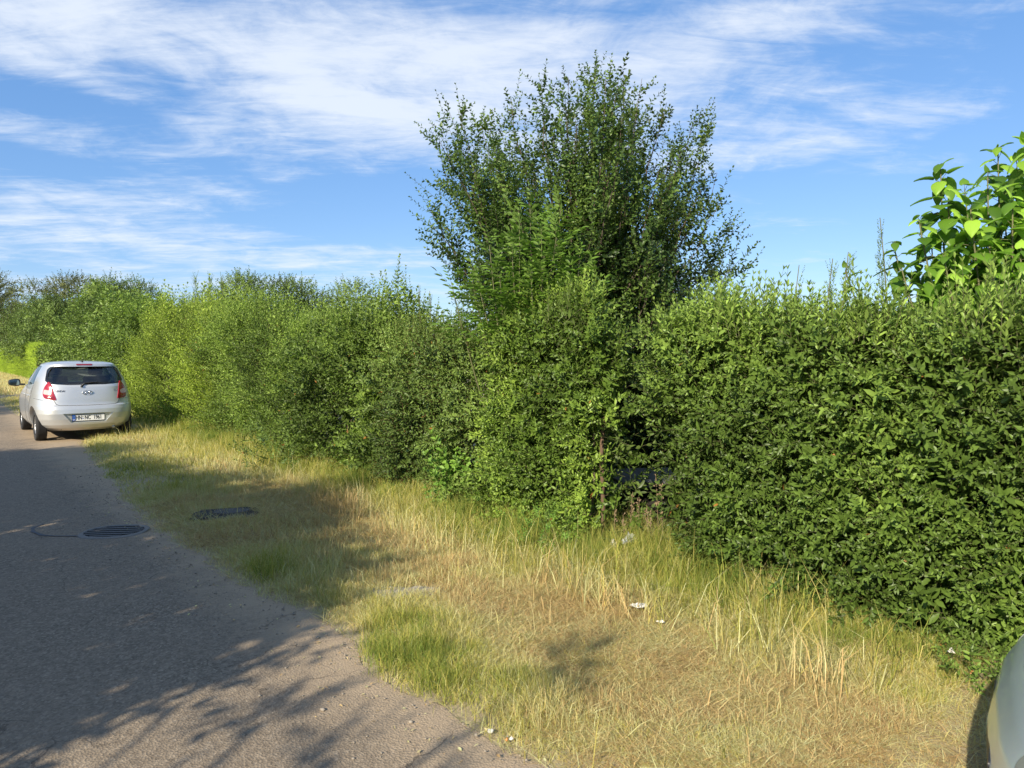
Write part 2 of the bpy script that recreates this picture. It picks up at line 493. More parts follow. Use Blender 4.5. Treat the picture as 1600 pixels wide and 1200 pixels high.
def bush(name, label, cat, Y0, Y1, H, Xf, W, mats, temps, n, uptemps=None, nup=0, tone=.5, amp=.16, fr=1.6, seed=0,
         inner=None, ninner=0, size=1.0, back=.3, p=4.5, pend=7, group=None, stems=True, out=.9, upb=.45, rnd=.6, depth=.22, ywt=None, upl=1.0, dead=.0008, cut=None, patch=None, twig=M_TWIG, tvar=.35):
    root = empty(name, (float(Xf(np.array([(Y0 + Y1) / 2]))[0] + W / 2), (Y0 + Y1) / 2, 0), label=label, cat=cat, group=group)
    s = Soup()
    P, N, b = hedge_surface(n, Y0, Y1, H, Xf, W, p, pend, back, amp, fr, seed, ywt=ywt)
    dp = rng.random(n) ** 1.6 * depth
    D = N * out + np.array([0, 0, upb]) + rnd_dir(n) * rnd
    P = P - N * (dp + .14)[:, None]
    P[:, 2] = np.maximum(P[:, 2], .03)
    if cut is not None:
        kk = ~cut(P); P = P[kk]; D = D[kk]; n = len(P)
    tn = tone + (fbm(P[:, 1] * 1.1 + 5, P[:, 2] * 1.1 + P[:, 0], seed + 50) - .5) * 1.2
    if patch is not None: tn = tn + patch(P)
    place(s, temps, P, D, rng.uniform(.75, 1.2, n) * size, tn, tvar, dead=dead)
    if nup:
        P, N, b = hedge_surface(nup * 4, Y0, Y1, H, Xf, W, p, pend, back, amp, fr, seed, ywt=ywt)
        P = P[N[:, 2] > .55][:nup]; m = len(P)
        D = np.array([0, 0, 1.0]) + rnd_dir(m) * .28
        P[:, 2] -= .12
        lg = 1 + (vn(P[:, 1] * 3, P[:, 0] * 3, seed + 9) > .62) * .5
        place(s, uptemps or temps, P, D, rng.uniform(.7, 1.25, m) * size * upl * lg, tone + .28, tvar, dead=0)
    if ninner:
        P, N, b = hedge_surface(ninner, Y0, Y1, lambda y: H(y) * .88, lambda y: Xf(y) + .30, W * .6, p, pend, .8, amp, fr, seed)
        place(s, inner or temps, P - N * rng.uniform(.05, .3, ninner)[:, None], N + rnd_dir(ninner), size * 1.25, tone - .3, tvar)  # inner leaves coloured darker, painting in the shade deep inside the hedge
    s.build('foliage', [mats, twig], root)
    if stems:
        s = Soup()
        m = max(4, int((Y1 - Y0) * 4))
        for i in range(m):
            y = Y0 + (Y1 - Y0) * (i + .5 + rr.uniform(-.3, .3)) / m
            x = float(Xf(np.array([y]))[0]) + W * rr.uniform(.38, .62)
            h = float(H(np.array([y]))[0]) * rr.uniform(.75, .92)
            if cut is not None and bool(cut(np.array([[x, y, .4]]))[0]): continue
            for kk in range(2):
                q = np.array([(x, y, -.02), (x + rr.uniform(-.06, .06), y + rr.uniform(-.08, .08), h * .35), (x + rr.uniform(-.16, .16), y + rr.uniform(-.25, .25), h)])
                s.tube(q, [.016, .012, .004], 5)
        s.build('stem', [M_BARK], root)
    return root

C = lambda v: (lambda y: np.full_like(np.asarray(y, float), v))

# ------------------------------------------------------------------ ground, road
EDGE = 1.55
def edge_x(y):
    y = np.asarray(y, float)
    return np.interp(y, [-5, 2.05, 2.45, 2.9, 3.3, 3.63, 4.5, 5.97, 7.6, 8.6, 11.6, 14.2, 15.5, 17, 19, 23, 34, 60],
                     [1.8, 1.84, 1.80, 1.75, 1.73, 1.84, 1.74, 1.60, 1.56, 1.64, 1.82, 2.02, 2.25, 2.3, 2.0, 1.8, 1.7, 1.9]) \
        + (fbm(y * 1.7 + 30, y * 0, 3, 3) - .5) * .14 + (vn(y * 7, y * 0 + 2, 8) - .5) * .06
def gz(x, y):
    """verge height"""
    x = np.asarray(x, float); y = np.asarray(y, float)
    t = np.clip((x - edge_x(y)) / .5, 0, 1); t = t * t * (3 - 2 * t)
    return -.012 + t * (.045 + (fbm(x * 1.7, y * 1.7, 21) - .5) * .07 * np.clip(1.0 - y / 60, 0, 1))

m, t = mat('ground_soil')
co = t.n('ShaderNodeTexCoord').outputs['Object']
na, nb = t.noise(co, 1.3, 6, .6), t.noise(co, 60, 5, .7)
c = t.ramp(na, [(.3, (.22, .175, .105)), (.5, (.32, .26, .155)), (.7, (.38, .31, .19))])
c = t.mix(t.math('MULTIPLY', nb, .8), c, (.44, .36, .22))
bmp = t.n('ShaderNodeBump', None, Strength=.7, Distance=.02, Height=nb).outputs[0]
p = t.n('ShaderNodeBsdfPrincipled', None, Base_Color=c, Roughness=.95, Normal=bmp)
t.n('ShaderNodeOutputMaterial', None, Surface=p.outputs[0])
M_SOIL = m

# non uniform grid: fine near the camera, coarse out to the horizon
xs = np.concatenate([[-1500, -400, -100, -30, -12, -6, -4, -3, -2], np.arange(-1.5, 1.0, .5), np.arange(1.0, 4.6, .07), [4.8, 5.2, 6, 8, 12, 25, 60, 200, 600, 1500]])
ys = np.concatenate([[-1500, -300, -60, -15, -6, -3, -2, -1, -.5], np.arange(0, 13, .07), np.arange(13, 34, .35), [36, 40, 46, 54, 65, 90, 200, 600, 1500]])
gx, gy = np.meshgrid(xs, ys)
gzv = np.where((np.abs(gx) < 30) & (gy < 80) & (gy > -20), gz(gx, gy), -.012 + 0 * gx)
V = np.stack([gx, gy, gzv], 2).reshape(-1, 3)
nx_, ny_ = len(xs), len(ys)
i, j = np.meshgrid(np.arange(nx_ - 1), np.arange(ny_ - 1)); a = (j * nx_ + i).ravel()
F = np.concatenate([np.stack([a, a + 1, a + nx_ + 1], 1), np.stack([a, a + nx_ + 1, a + nx_], 1)])
s = Soup(); s.add(V, F); s.build('ground', [M_SOIL], smooth=True, kind='structure')

# asphalt lane: old pale aggregate, sandy along its crumbling edge
m, t = mat('old_asphalt')
co = t.n('ShaderNodeTexCoord').outputs['Object']
geo = t.n('ShaderNodeAttribute', dict(attribute_name='tone')).outputs['Fac']
sp = t.n('ShaderNodeSeparateXYZ', None, i0=co)
big = t.noise(co, .8, 5, .6)
fine = t.n('ShaderNodeTexVoronoi', dict(feature='F1'), Vector=co, Scale=95.0)
fine2 = t.n('ShaderNodeTexVoronoi', dict(feature='F1'), Vector=co, Scale=42.0)
stone = t.ramp(fine.outputs['Color'], [(0, (.06, .048, .038)), (.4, (.215, .175, .135)), (.8, (.34, .28, .215)), (1, (.60, .51, .41))])
st2 = t.ramp(fine2.outputs['Color'], [(0, (.13, .105, .082)), (.6, (.25, .205, .16)), (1, (.40, .34, .27))])
c = t.mix(.45, stone, st2)
c = t.mix(t.math('MULTIPLY', t.math('LESS_THAN', fine2.outputs['Distance'], .22), .0), c, (.1, .1, .1))
c = t.mix(t.ramp(big, [(.35, (0, 0, 0)), (.7, (.6, .6, .6))]), c, (.26, .212, .165))
# sand and dust: stronger to the right of X = 1.1, broken by noise
sn = t.noise(co, 3.2, 6, .7)
sandf = t.math('ADD', t.math('MULTIPLY', t.math('SUBTRACT', sp.outputs[0], 1.24), 2.4), t.math('MULTIPLY', t.math('SUBTRACT', sn, .5), 2.2))
sandf = t.math('ADD', sandf, t.math('MULTIPLY', t.math('SUBTRACT', t.noise(co, 90, 3, .7), .5), .9))
sandf = t.math('MULTIPLY', t.math('MINIMUM', t.math('MAXIMUM', sandf, 0.0), 1.0), .85)
grain = t.noise(co, 160, 3, .7)
sand = t.mix(grain, (.33, .25, .175), (.52, .42, .31))
c = t.mix(sandf, c, sand)
crk = t.n('ShaderNodeTexVoronoi', dict(feature='DISTANCE_TO_EDGE'), Vector=t.n('ShaderNodeVectorMath', dict(operation='ADD'), i0=co, i1=t.n('ShaderNodeVectorMath', dict(operation='SCALE'), i0=t.n('ShaderNodeTexNoise', None, Vector=co, Scale=2.5, Detail=5.0).outputs['Color'], Scale=.55).outputs[0]).outputs[0], Scale=1.5).outputs[0]
cf = t.math('MULTIPLY', t.math('LESS_THAN', crk, t.math('MULTIPLY', t.noise(co, 4.0, 3, .6), .010)), t.math('GREATER_THAN', t.noise(co, .9, 2, .5), .50))
c = t.mix(t.math('MULTIPLY', cf, .5), c, (.05, .042, .034))
stn = t.math('GREATER_THAN', t.noise(co, 1.7, 7, .75), .66)
c = t.mix(t.math('MULTIPLY', stn, .25), c, (.10, .085, .07))
hh = t.math('ADD', fine.outputs['Distance'], t.math('MULTIPLY', grain, .5))
bmp = t.n('ShaderNodeBump', None, Strength=.55, Distance=.006, Height=hh).outputs[0]
c = t.mix(1.0, c, (.90, .87, .80), 'MULTIPLY')
p = t.n('ShaderNodeBsdfPrincipled', None, Base_Color=c, Roughness=.88, Normal=bmp)
p.inputs['Specular IOR Level'].default_value = .3
t.n('ShaderNodeOutputMaterial', None, Surface=p.outputs[0])
M_ROAD = m
M_TAR = simple('tar_seam', (.035, .034, .036), .6, var=.3, scale=40)

yy = np.concatenate([np.arange(-12, 0, .5), np.arange(0, 22, .05), np.arange(22, 130, .5)])
L_ = np.stack([np.full_like(yy, -2.35) + (vn(yy * .8, yy * 0, 77) - .5) * .3, yy, np.zeros_like(yy)], 1)
cols = [L_[:, 0], L_[:, 0] * 0 + 0.0, edge_x(yy) - .12, edge_x(yy)]
zc = [0, .006, .004, -.008]
V = np.stack([np.stack([cx, yy, np.full_like(yy, z_)], 1) for cx, z_ in zip(cols, zc)], 1).reshape(-1, 3)
F = []
for k in range(3):
    a = np.arange(len(yy) - 1) * 4 + k
    F += [np.stack([a, a + 1, a + 5], 1), np.stack([a, a + 5, a + 4], 1)]
s = Soup(); s.add(V, np.concatenate(F))
# tar seam beside the drain
seam = [gnd(62, 822), gnd(45, 828), gnd(44, 834), gnd(58, 840), gnd(85, 841.5), gnd(118, 841)]
pp = np.array([(x, y, .0095) for x, y in seam])
tt_ = np.linspace(0, len(pp) - 1, 40); q = np.stack([np.interp(tt_, np.arange(len(pp)), pp[:, k]) for k in range(3)], 1)
wd = .008 + .012 * vn(tt_ * 2, tt_ * 0, 4)
nn = np.gradient(q, axis=0); nn = np.stack([-nn[:, 1], nn[:, 0], nn[:, 2] * 0], 1); nn /= np.linalg.norm(nn, axis=1)[:, None]
v = np.stack([q - nn * wd[:, None], q + nn * wd[:, None]], 1).reshape(-1, 3)
a = np.arange(39) * 2
s.add(v, np.concatenate([np.stack([a, a + 2, a + 3], 1), np.stack([a, a + 3, a + 1], 1)]), mi=1)
s.build('road', [M_ROAD, M_TAR], kind='structure')

# ------------------------------------------------------------------ hedges and bushes along the verge
XF = 4.07
# right hand clipped hedge
Hr = lambda y: 1.73 + .13 * np.clip((y - 1.0) / 2, 0, 1) + (vn(y * 2.2, y * 0, 5) - .5) * .12
bush('privet_hedge', 'dense clipped privet hedge to the right of the dark gap', 'hedge', -.25, 3.56, Hr, C(XF + .02), .95, M_PRIVET, T_PRIV, 5000,
     T_PRIVUP, 850, upl=.68, cut=lambda P: (P[:, 1] > 3.08 + .3 * np.clip(P[:, 2] - .6, 0, 1)) & (P[:, 2] < 1.15), size=1.13, dead=.0008, inner=T_PRIV, tone=.50, amp=.13, fr=1.6, seed=1, ninner=2600, depth=.26, out=.8, upb=.5, rnd=.75, back=.3, p=6, pend=12,
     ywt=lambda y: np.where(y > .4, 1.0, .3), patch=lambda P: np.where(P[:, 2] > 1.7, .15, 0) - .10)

# overgrown privet left of the gap
bush('privet_bush', 'overgrown leafy privet bush just left of the dark gap, with tall shoots behind it', 'bush', 3.74, 5.35, lambda y: 2.08 + (vn(y * 3, y * 0, 9) - .5) * .3,
     lambda y: 3.93 + .1 * (vn(y * 2, y * 0, 3) - .5), .62, M_PRIVET2, T_PRIV, 2700, T_PRIVUP, 380, upl=.85, cut=lambda P: (P[:, 1] < 4.02) & (P[:, 2] < 1.05), dead=.001, inner=T_PRIV, size=1.08, tone=.55, amp=.2, fr=1.7, seed=2, ninner=500,
     pend=5, p=3.6, depth=.3, rnd=.8)
bush('dark_bush', 'dark green dense bush in the hedge, nearest the brown grass corner', 'bush', 5.15, 7.6, lambda y: 1.93 + (vn(y * 2, y * 0, 19) - .5) * .25,
     lambda y: 4.0 + .25 * (vn(y * 1.2, y * 0, 13) - .5), 1.2, M_DARKB, T_PRIV, 3300, T_PRIVUP, 300, upl=.6, dead=.002, inner=T_PRIV, tone=.52, amp=.30, fr=1.5, seed=3, ninner=500,
     pend=5, p=3.4, depth=.35, rnd=.8, twig=M_REDTWIG)
bush('maple_bush', 'mid green hedge bush with broader leaves and yellow sprays, behind the sunken slab', 'bush', 7.3, 10.6, lambda y: 2.08 + (vn(y * 1.5, y * 0, 29) - .5) * .4,
     lambda y: 4.0 + .3 * (vn(y * 1.1, y * 0, 23) - .5), 1.4, M_MID, T_BROADK + T_PRIVK, 3100, T_WISPK, 300, upl=.65, tone=.45, amp=.42, fr=1.2, seed=4, ninner=400,
     pend=5, p=3.2, depth=.4, rnd=.8, dead=.002)
bush('wispy_bush', 'lighter green wispy bush in the middle of the long hedge', 'bush', 10.2, 14.6, lambda y: 2.28 + (vn(y * 1.3, y * 0, 39) - .5) * .5,
     lambda y: 4.05 + .35 * (vn(y * .9, y * 0, 33) - .5), 1.5, M_MID, T_PRIVK + T_WISPK, 3400, T_WISPK, 380, upl=.75, tone=.50, amp=.42, fr=1.0, seed=5, ninner=300,
     pend=5, p=2.8, depth=.4, rnd=.7, size=1.1, twig=M_TWIG)
bush('bright_bush', 'bright yellow-green feathery bush beside and behind the parked car', 'bush', 14.2, 21.5, lambda y: 2.42 + (vn(y * .9, y * 0, 49) - .5) * .6,
     lambda y: 4.1 + .4 * (vn(y * .7, y * 0, 43) - .5), 1.8, M_BRIGHT, T_WISPK, 4600, T_WISPK, 450, tone=.5, amp=.45, fr=.9, seed=6, ninner=300,
     pend=5, p=2.6, depth=.45, rnd=.6, size=1.15, upb=.8)
bush('leafy_bush', 'mid green leafy bush over the roof of the silver car', 'bush', 21, 29, lambda y: 2.95 + (vn(y * .8, y * 0, 59) - .5) * .5,
     lambda y: 4.3 + .5 * (vn(y * .7, y * 0, 53) - .5), 2.2, M_MID, T_BROADK, 4200, T_BROADK, 500, tone=.42, amp=.4, fr=.7, seed=7, ninner=200,
     pend=4, p=2.6, depth=.5, rnd=.8, size=1.35)
bush('tall_bush', 'dark tall bush between the leafy bush and the clipped box hedge', 'bush', 28.5, 44, lambda y: 3.7 + (vn(y * .6, y * 0, 69) - .5) * .8,
     lambda y: 4.8 + .6 * (vn(y * .5, y * 0, 63) - .5), 2.6, M_DARKB, T_BROADK, 4200, T_BROADK, 400, tone=.6, amp=.5, fr=.6, seed=8, ninner=200,
     pend=4, p=2.6, depth=.6, rnd=.8, size=1.9)
bush('box_hedge', 'low neatly clipped light green hedge at the far left end of the lane', 'hedge', 53.0, 84, C(2.32), C(5.0), 1.8, M_CLIP, T_PRIVK, 9000,
     tone=.7, amp=.03, fr=.8, seed=9, pend=20, p=9, depth=.10, rnd=.8, size=1.3, out=.6)
# hedge on the near side of the lane, behind the camera: it casts the shade on the asphalt
def Hop(y):
    return np.interp(y, [1.4, 2.0, 2.4, 3.2, 5.05, 7.6, 10, 12.6, 13.2], [2.5, 3.0, 3.35, 3.5, 4.0, 3.62, 3.35, 3.1, 2.3]) + (vn(y * 2.3, y * 0, 71) - .5) * .30 + (vn(y * 6.3, y * 0, 72) - .5) * .16
bush('roadside_hedge', 'tall untrimmed hedge on the opposite side of the lane, shading the asphalt', 'hedge', 2.15, 13.0, Hop, C(-3.95), 1.2, M_DARKB, T_FAR, 5200,
     tone=.5, amp=.25, fr=1.2, seed=10, pend=12, p=3.5, back=1.0, size=.95, inner=T_FAR, ninner=5000, depth=.5)
bush('far_roadside_hedge', 'second untrimmed hedge farther up the opposite side of the lane', 'hedge', 21.5, 38, lambda y: 3.0 + (vn(y * 1.1, y * 0, 81) - .5) * .7, C(-4.1), 1.4, M_DARKB, T_FAR, 3000,
     tone=.5, amp=.25, fr=1.2, seed=12, pend=8, p=3.5, back=1.0, size=1.2, inner=T_FAR, ninner=3000)

# ------------------------------------------------------------------ trees
def bez(a, b, c, n=9):
    t = np.linspace(0, 1, n)[:, None]
    return (1 - t) ** 2 * a + 2 * t * (1 - t) * b + t * t * c

def plum_tree():
    d0 = 8.3
    bx, by = cw((905 - 800) / FPX * d0, d0)
    root = empty('plum_tree', (bx, by, 0), label='dark green plum tree standing alone above the middle of the hedge', cat='tree')
    base = np.array([bx, by, -.05]); fork = np.array([bx, by, 1.15])
    st = Soup(); st.tube([base, base + (0, 0, .5), fork], [.10, .085, .075], 8)
    cr = Soup()
    tips = [(650, 300), (662, 185), (700, 150), (738, 170), (790, 135), (840, 108), (885, 102), (932, 84), (978, 98), (1008, 104), (1050, 140),
            (1095, 165), (1118, 190), (1112, 270), (1165, 335), (1140, 372), (1090, 400), (672, 360), (700, 405), (760, 230), (800, 300), (860, 190), (905, 230), (960, 190),
            (1010, 230), (1060, 260), (830, 250), (740, 300), (1020, 330), (900, 330), (950, 300), (870, 380), (980, 390), (800, 380), (1060, 350), (720, 240), (770, 180), (1075, 215), (930, 150), (845, 160), (1000, 160)]
    Pq, Dq, Sq = [], [], []
    Pu, Du = [], []
    r2 = random.Random(8)
    for rep in range(3):
        for k, (px, py) in enumerate(tips):
            if rep and k < 19 and r2.random() < .35: continue
            jx, jy = (0, 0) if rep == 0 else (r2.uniform(-45, 45), r2.uniform(0, 60))
            edge = k < 19 and rep == 0
            dd_ = r2.uniform(-.4, .4) if edge else r2.uniform(-1.5, 1.5)
            tip = at(905 + (px - 905) * .92 + jx * (.7 if edge else .9), py + jy + 26, d0 + dd_)
            cx = 905 - 800
            st0 = fork + np.array([r2.uniform(-.05, .05), r2.uniform(-.05, .05), r2.uniform(-.35, .35)])
            v = tip - st0
            hor = np.array([v[0], v[1], 0])
            mid = st0 + hor * .55 + np.array([0, 0, v[2] * .36])
            path = bez(st0, mid, tip, 12)
            path[1:-1] += np.array([[r2.gauss(0, .022) for _ in range(3)] for _ in range(10)]); st.tube(path, np.linspace(.026 if rep == 0 else .016, .002, 12), 5)
            L = np.linalg.norm(v)
            m = int(20 * L)
            for _ in range(m):
                f = r2.uniform(.22, .985) ** .85
                q = f * 11; i0 = min(int(q), 10); pnt = path[i0] + (path[i0 + 1] - path[i0]) * (q - i0)
                tg = path[i0 + 1] - path[i0]; tg = tg / np.linalg.norm(tg)
                rd = np.array([r2.gauss(0, 1), r2.gauss(0, 1), r2.gauss(0, 1)]); rd /= np.linalg.norm(rd)
                spread = .10 + .22 * (1 - f)
                Pq.append(pnt + rd * spread * r2.random()); Dq.append(tg * .75 + rd * .75 + np.array([0, 0, .25])); Sq.append((.62 + .4 * (1 - f)) * r2.uniform(.8, 1.15))
            tg = path[-1] - path[-2]; tg /= np.linalg.norm(tg)
            Pu.append(path[-1] - tg * .60); Du.append(tg * .6 + np.array([0, 0, .55]))
            for e in range(2):
                Pu.append(path[-3] + np.array([r2.uniform(-.12, .12), r2.uniform(-.12, .12), -.1])); Du.append(tg * .6 + np.array([r2.uniform(-.25, .25), r2.uniform(-.25, .25), .6]))
    # one sprig far out to the left and one to the right
    for px, py, dx_, dz_ in ((705, 330, -1, .75), (1095, 385, 1, .6), (715, 235, -.45, 1), (1080, 235, .4, 1)):
        p0 = at(px, py, d0); rgt = np.array([.773, -.634, 0])
        for e in range(3):
            Pu.append(p0 + rgt * .07 * e); Du.append(rgt * dx_ + np.array([0, 0, dz_ + .3 * e]))
    Pq = np.array(Pq); Dq = np.array(Dq)
    tn = .42 + (fbm(Pq[:, 0] * 2 + Pq[:, 1] * 2, Pq[:, 2] * 2, 91) - .5) * .9
    place(cr, T_PLUM + T_PLUMK, Pq, Dq, np.array(Sq), tn, .35, dead=.0003)
    place(cr, T_PLUMUP, Pu, Du, rng.uniform(.75, 1.0, len(Pu)), .55, .3, dead=0)
    st.build('trunk', [M_BARK], root)
    cr.build('crown', [M_PLUM, M_DARKWOOD], root)
plum_tree()

def elder():
    """young ash-like shoots with compound leaves rising out of the bush"""
    spec = [(828, 322, 6.7), (876, 328, 6.8), (765, 385, 6.6), (705, 440, 6.6), (812, 345, 6.5), (845, 360, 6.6), (870, 365, 6.4), (780, 420, 6.5), (750, 455, 6.5), (890, 430, 6.4), (830, 440, 6.3), (860, 345, 7.0), (800, 395, 6.4), (850, 400, 6.4), (905, 400, 6.7), (735, 425, 6.9), (930, 440, 6.5)]
    cx, cy = cw(.2, 6.75)
    root = empty('ash_sapling', (cx, cy, 0), label='bright green young ash sapling with feathery shoots, in front of the plum tree', cat='sapling')
    r3 = random.Random(4)
    tp = [pinnate(r3.uniform(.28, .36), 4, .11, .037, r3) for _ in range(5)]
    # rotate so that the compound leaf runs along +Z for place()
    Q = np.array([[1, 0, 0], [0, 0, -1], [0, 1, 0]], float)
    tp = [(v @ Q.T, f, i) for v, f, i in tp]
    st, cr = Soup(), Soup()
    for px, py, d in spec:
        tip = at(px, py, d)
        b = np.array([cx + r3.uniform(-.25, .25), cy + r3.uniform(-.25, .25), 0])
        path = bez(b, np.array([b[0] * .4 + tip[0] * .6, b[1] * .4 + tip[1] * .6, tip[2] * .45]), tip, 14)
        st.tube(path, np.linspace(.014, .003, 14), 5, mi=0)
        L = tip[2]
        z = 1.75; a = r3.uniform(0, 6)
        while z < L + .02:
            f = z / L * 13; i0 = min(int(f), 12); pnt = path[i0] + (path[i0 + 1] - path[i0]) * min(1, f - i0)
            top = max(0, 1 - (L - z) / .3)
            for k in (0, math.pi):
                th = a + k; e = R(40 + 40 * top + r3.uniform(-22, 18))
                d_ = np.array([math.cos(th) * math.cos(e), math.sin(th) * math.cos(e), math.sin(e)])
                # choose the roll so the leaf faces up
                Dn = d_; X = np.cross(Dn, [0, 0, 1.0]); X /= np.linalg.norm(X)
                place(cr, tp, [pnt], [Dn], r3.uniform(.85, 1.1) * (1 - .45 * top), .6, .3, .1, roll=0.0 if True else 0, dead=0)
            a += math.pi / 2 + .3; z += .085
    st.build('stem', [M_TWIG], root)
    cr.build('foliage', [M_ASH, M_TWIG], root)
elder()

def mulberry():
    spec = [(1462, 268, 5.0, .16), (1550, 240, 5.1, .17), (1596, 232, 4.8, .17), (1510, 330, 4.7, .16), (1430, 345, 4.9, .14), (1392, 385, 5.0, .13), (1500, 300, 5.4, .16), (1575, 320, 4.6, .16),
            (1625, 250, 5.2, .17), (1680, 260, 5.0, .16), (1540, 380, 4.6, .16), (1470, 400, 4.6, .15), (1590, 400, 4.4, .16), (1430, 410, 5.2, .13), (1740, 300, 5.1, .16), (1650, 350, 4.7, .16), (1318, 425, 5.0, .10), (1480, 350, 5.1, .15), (1560, 300, 5.3, .15), (1520, 420, 5.2, .15), (1600, 340, 5.3, .15), (1475, 310, 4.9, .15), (1535, 280, 4.9, .16), (1580, 260, 5.4, .16), (1612, 290, 4.9, .16), (1450, 380, 5.2, .14), (1560, 350, 4.9, .16), (1405, 420, 4.8, .12), (1600, 440, 4.6, .15), (1505, 370, 4.9, .15)]
    cx, cy = cw(3.5, 5.0)
    root = empty('mulberry_shrub', (cx, cy, 0), label='broad-leaved light green shrub rising behind the right end of the hedge', cat='shrub')
    r3 = random.Random(14)
    st, cr = Soup(), Soup()
    tv, tf = leaf_heart(1.0, .88)
    for px, py, d, ls in spec:
        tip = at(px, py, d)
        b = np.array([cx + r3.uniform(-.3, .3), cy + r3.uniform(-.3, .3), 0])
        path = bez(b, np.array([b[0] * .3 + tip[0] * .7, b[1] * .3 + tip[1] * .7, tip[2] * .5]), tip, 14)
        st.tube(path, np.linspace(.018, .004, 14), 6)
        L = tip[2]; z = 1.55; a = r3.uniform(0, 6)
        while z < L + .03:
            f = z / L * 13; i0 = min(int(f), 12); pnt = path[i0] + (path[i0 + 1] - path[i0]) * min(1, f - i0)
            top = max(0, 1 - (L - z) / .25)
            sc = ls * 1.0 * (1 - .5 * top) * r3.uniform(.8, 1.1)
            e = R(20 + 50 * top + r3.uniform(-15, 15))
            out = np.array([math.cos(a) * math.cos(e), math.sin(a) * math.cos(e), math.sin(e)])
            pet = pnt + out * sc * .6
            st.tube([pnt, pet], [.0022, .0016], 3)
            dn = out * np.array([1, 1, 0]) + np.array([0, 0, r3.uniform(-1.0, 0) + .7 * top]); up = np.array([0, 0, 1.0]) + .5 * out
            M_ = frame(dn, up)
            cr.add((tv * np.array([r3.uniform(.8, 1), 1, r3.uniform(.6, 1.9)]) * sc) @ M_.T + pet, tf, min(.93, max(0, .42 + r3.uniform(-.42, .4) + .25 * top)))
            a += 2.4 + r3.uniform(-.3, .3); z += .026 + .016 * r3.random() - .010 * top
    st.build('stem', [M_TWIG], root)
    cr.build('foliage', [M_MULB], root, smooth=True)
mulberry()

# far trees: lobed crowns of leaf clumps over a branching trunk
def lobed_tree(name, label, cx, cy, H, Rr, mats, n, seed, size=1.0, zc=.62, group=None, tone=.5, lobes=14, zlow=.25):
    r3 = random.Random(seed)
    root = empty(name, (cx, cy, 0), label=label, cat='tree', group=group)
    st, cr = Soup(), Soup()
    st.tube([(cx, cy, -.1), (cx + .1, cy, H * .3), (cx, cy + .1, H * .55)], [.055 * H ** .8, .04 * H ** .8, .03 * H ** .8], 7)
    Ps, Ns = [], []
    for k in range(lobes):
        a = r3.uniform(0, 6.28); e = r3.uniform(-.5, 1.3)
        rad = Rr * r3.uniform(.32, .5)
        dist = Rr - rad
        c_ = np.array([cx + math.cos(a) * math.cos(e) * dist * r3.uniform(.75, 1), cy + math.sin(a) * math.cos(e) * dist * r3.uniform(.75, 1), 0])
        zz_ = H * zlow + (H - rad * .75 - H * zlow) * (.5 + .5 * math.sin(e))
        c_[2] = min(zz_, H - rad * .8)
        st.tube(bez(np.array([cx, cy, H * .3]), np.array([(cx + c_[0]) / 2, (cy + c_[1]) / 2, H * .4]), c_, 6), np.linspace(.02 * H ** .8, .01, 6), 5)
        m = n // lobes
        d_ = rnd_dir(m)
        rad_ = rad * (1 + .35 * (fbm(d_[:, 0] * 3 + k * 5, d_[:, 1] * 3 + d_[:, 2] * 3, seed) - .5))
        Ps.append(c_ + d_ * (rad_ * rng.random(m) ** .25)[:, None] * np.array([1, 1, .85])); Ns.append(d_)
    P = np.concatenate(Ps); N = np.concatenate(Ns); P[:, 2] = np.maximum(P[:, 2], .1)
    place(cr, T_FAR, P, N + np.array([0, 0, .5]) + rnd_dir(len(P)) * .7, size * rng.uniform(.7, 1.2, len(P)), tone + (vn(P[:, 1] * .8, P[:, 2] * .8 + P[:, 0], seed) - .5) * .6, .4, dead=0)
    st.build('trunk', [M_BARK], root); cr.build('crown', [mats, M_BARK], root)
def far(px, py, d, *a, **k):
    x, y = cw((px - 800) / FPX * d, d)
    return x, y, CAMH + (HZ - py) / FPX * d
for nm, lb, px, py, d, Rr, mt, n, sd, kw in [
    ('broadleaf_tree', 'tall brownish green tree at the far left edge, behind the clipped hedge', -30, 424, 72, 6.0, M_FARD, 2600, 31, dict(size=1.7)),
    ('broadleaf_tree', 'dull brown-green tree second from the left above the clipped hedge', 95, 432, 62, 5.0, M_FARD, 2600, 32, dict(size=1.5)),
    ('broadleaf_tree', 'fresh green rounded tree directly above the silver car', 195, 438, 38, 2.9, M_FARG, 2600, 33, dict(size=1.0)),
    ('walnut_tree', 'highest rounded green treetop just right of three thin wild shoots', 395, 430, 27, 1.9, M_FARG, 1700, 34, dict(size=.75)),
    ('walnut_tree', 'low green treetop between the highest rounded one and the thin hedge shoots', 465, 438, 28, 1.8, M_FARG, 1300, 35, dict(size=.75)),
    ('walnut_tree', 'green treetop farthest right along the hedge, below the open sky', 560, 444, 30, 2.2, M_FARG, 1500, 36, dict(size=.8)),
    ('walnut_tree', 'small green treetop left of three thin wild shoots', 330, 456, 30, 1.7, M_FARG, 1200, 37, dict(size=.8)),
]:
    x, y, H_ = far(px, py, d)
    lobed_tree(nm, lb, x, y, H_, Rr, mt, n, sd, group='trees beyond the hedge', **kw)
x, y, H_ = far(30, 470, 56)
lobed_tree('broadleaf_tree', 'dark lower tree right behind the near end of the clipped hedge', x + 1.5, y, H_, 3.6, M_DARKB, 2400, 41, 1.3, group='trees beyond the hedge', zlow=.15)
x, y, H_ = far(-8, 500, 88)
lobed_tree('broadleaf_tree', 'dark low tree at the very left edge beyond the clipped hedge', x, y, H_, 5.0, M_DARKB, 1600, 43, 1.8, group='trees beyond the hedge', zlow=.1)
x, y, H_ = far(75, 462, 50)
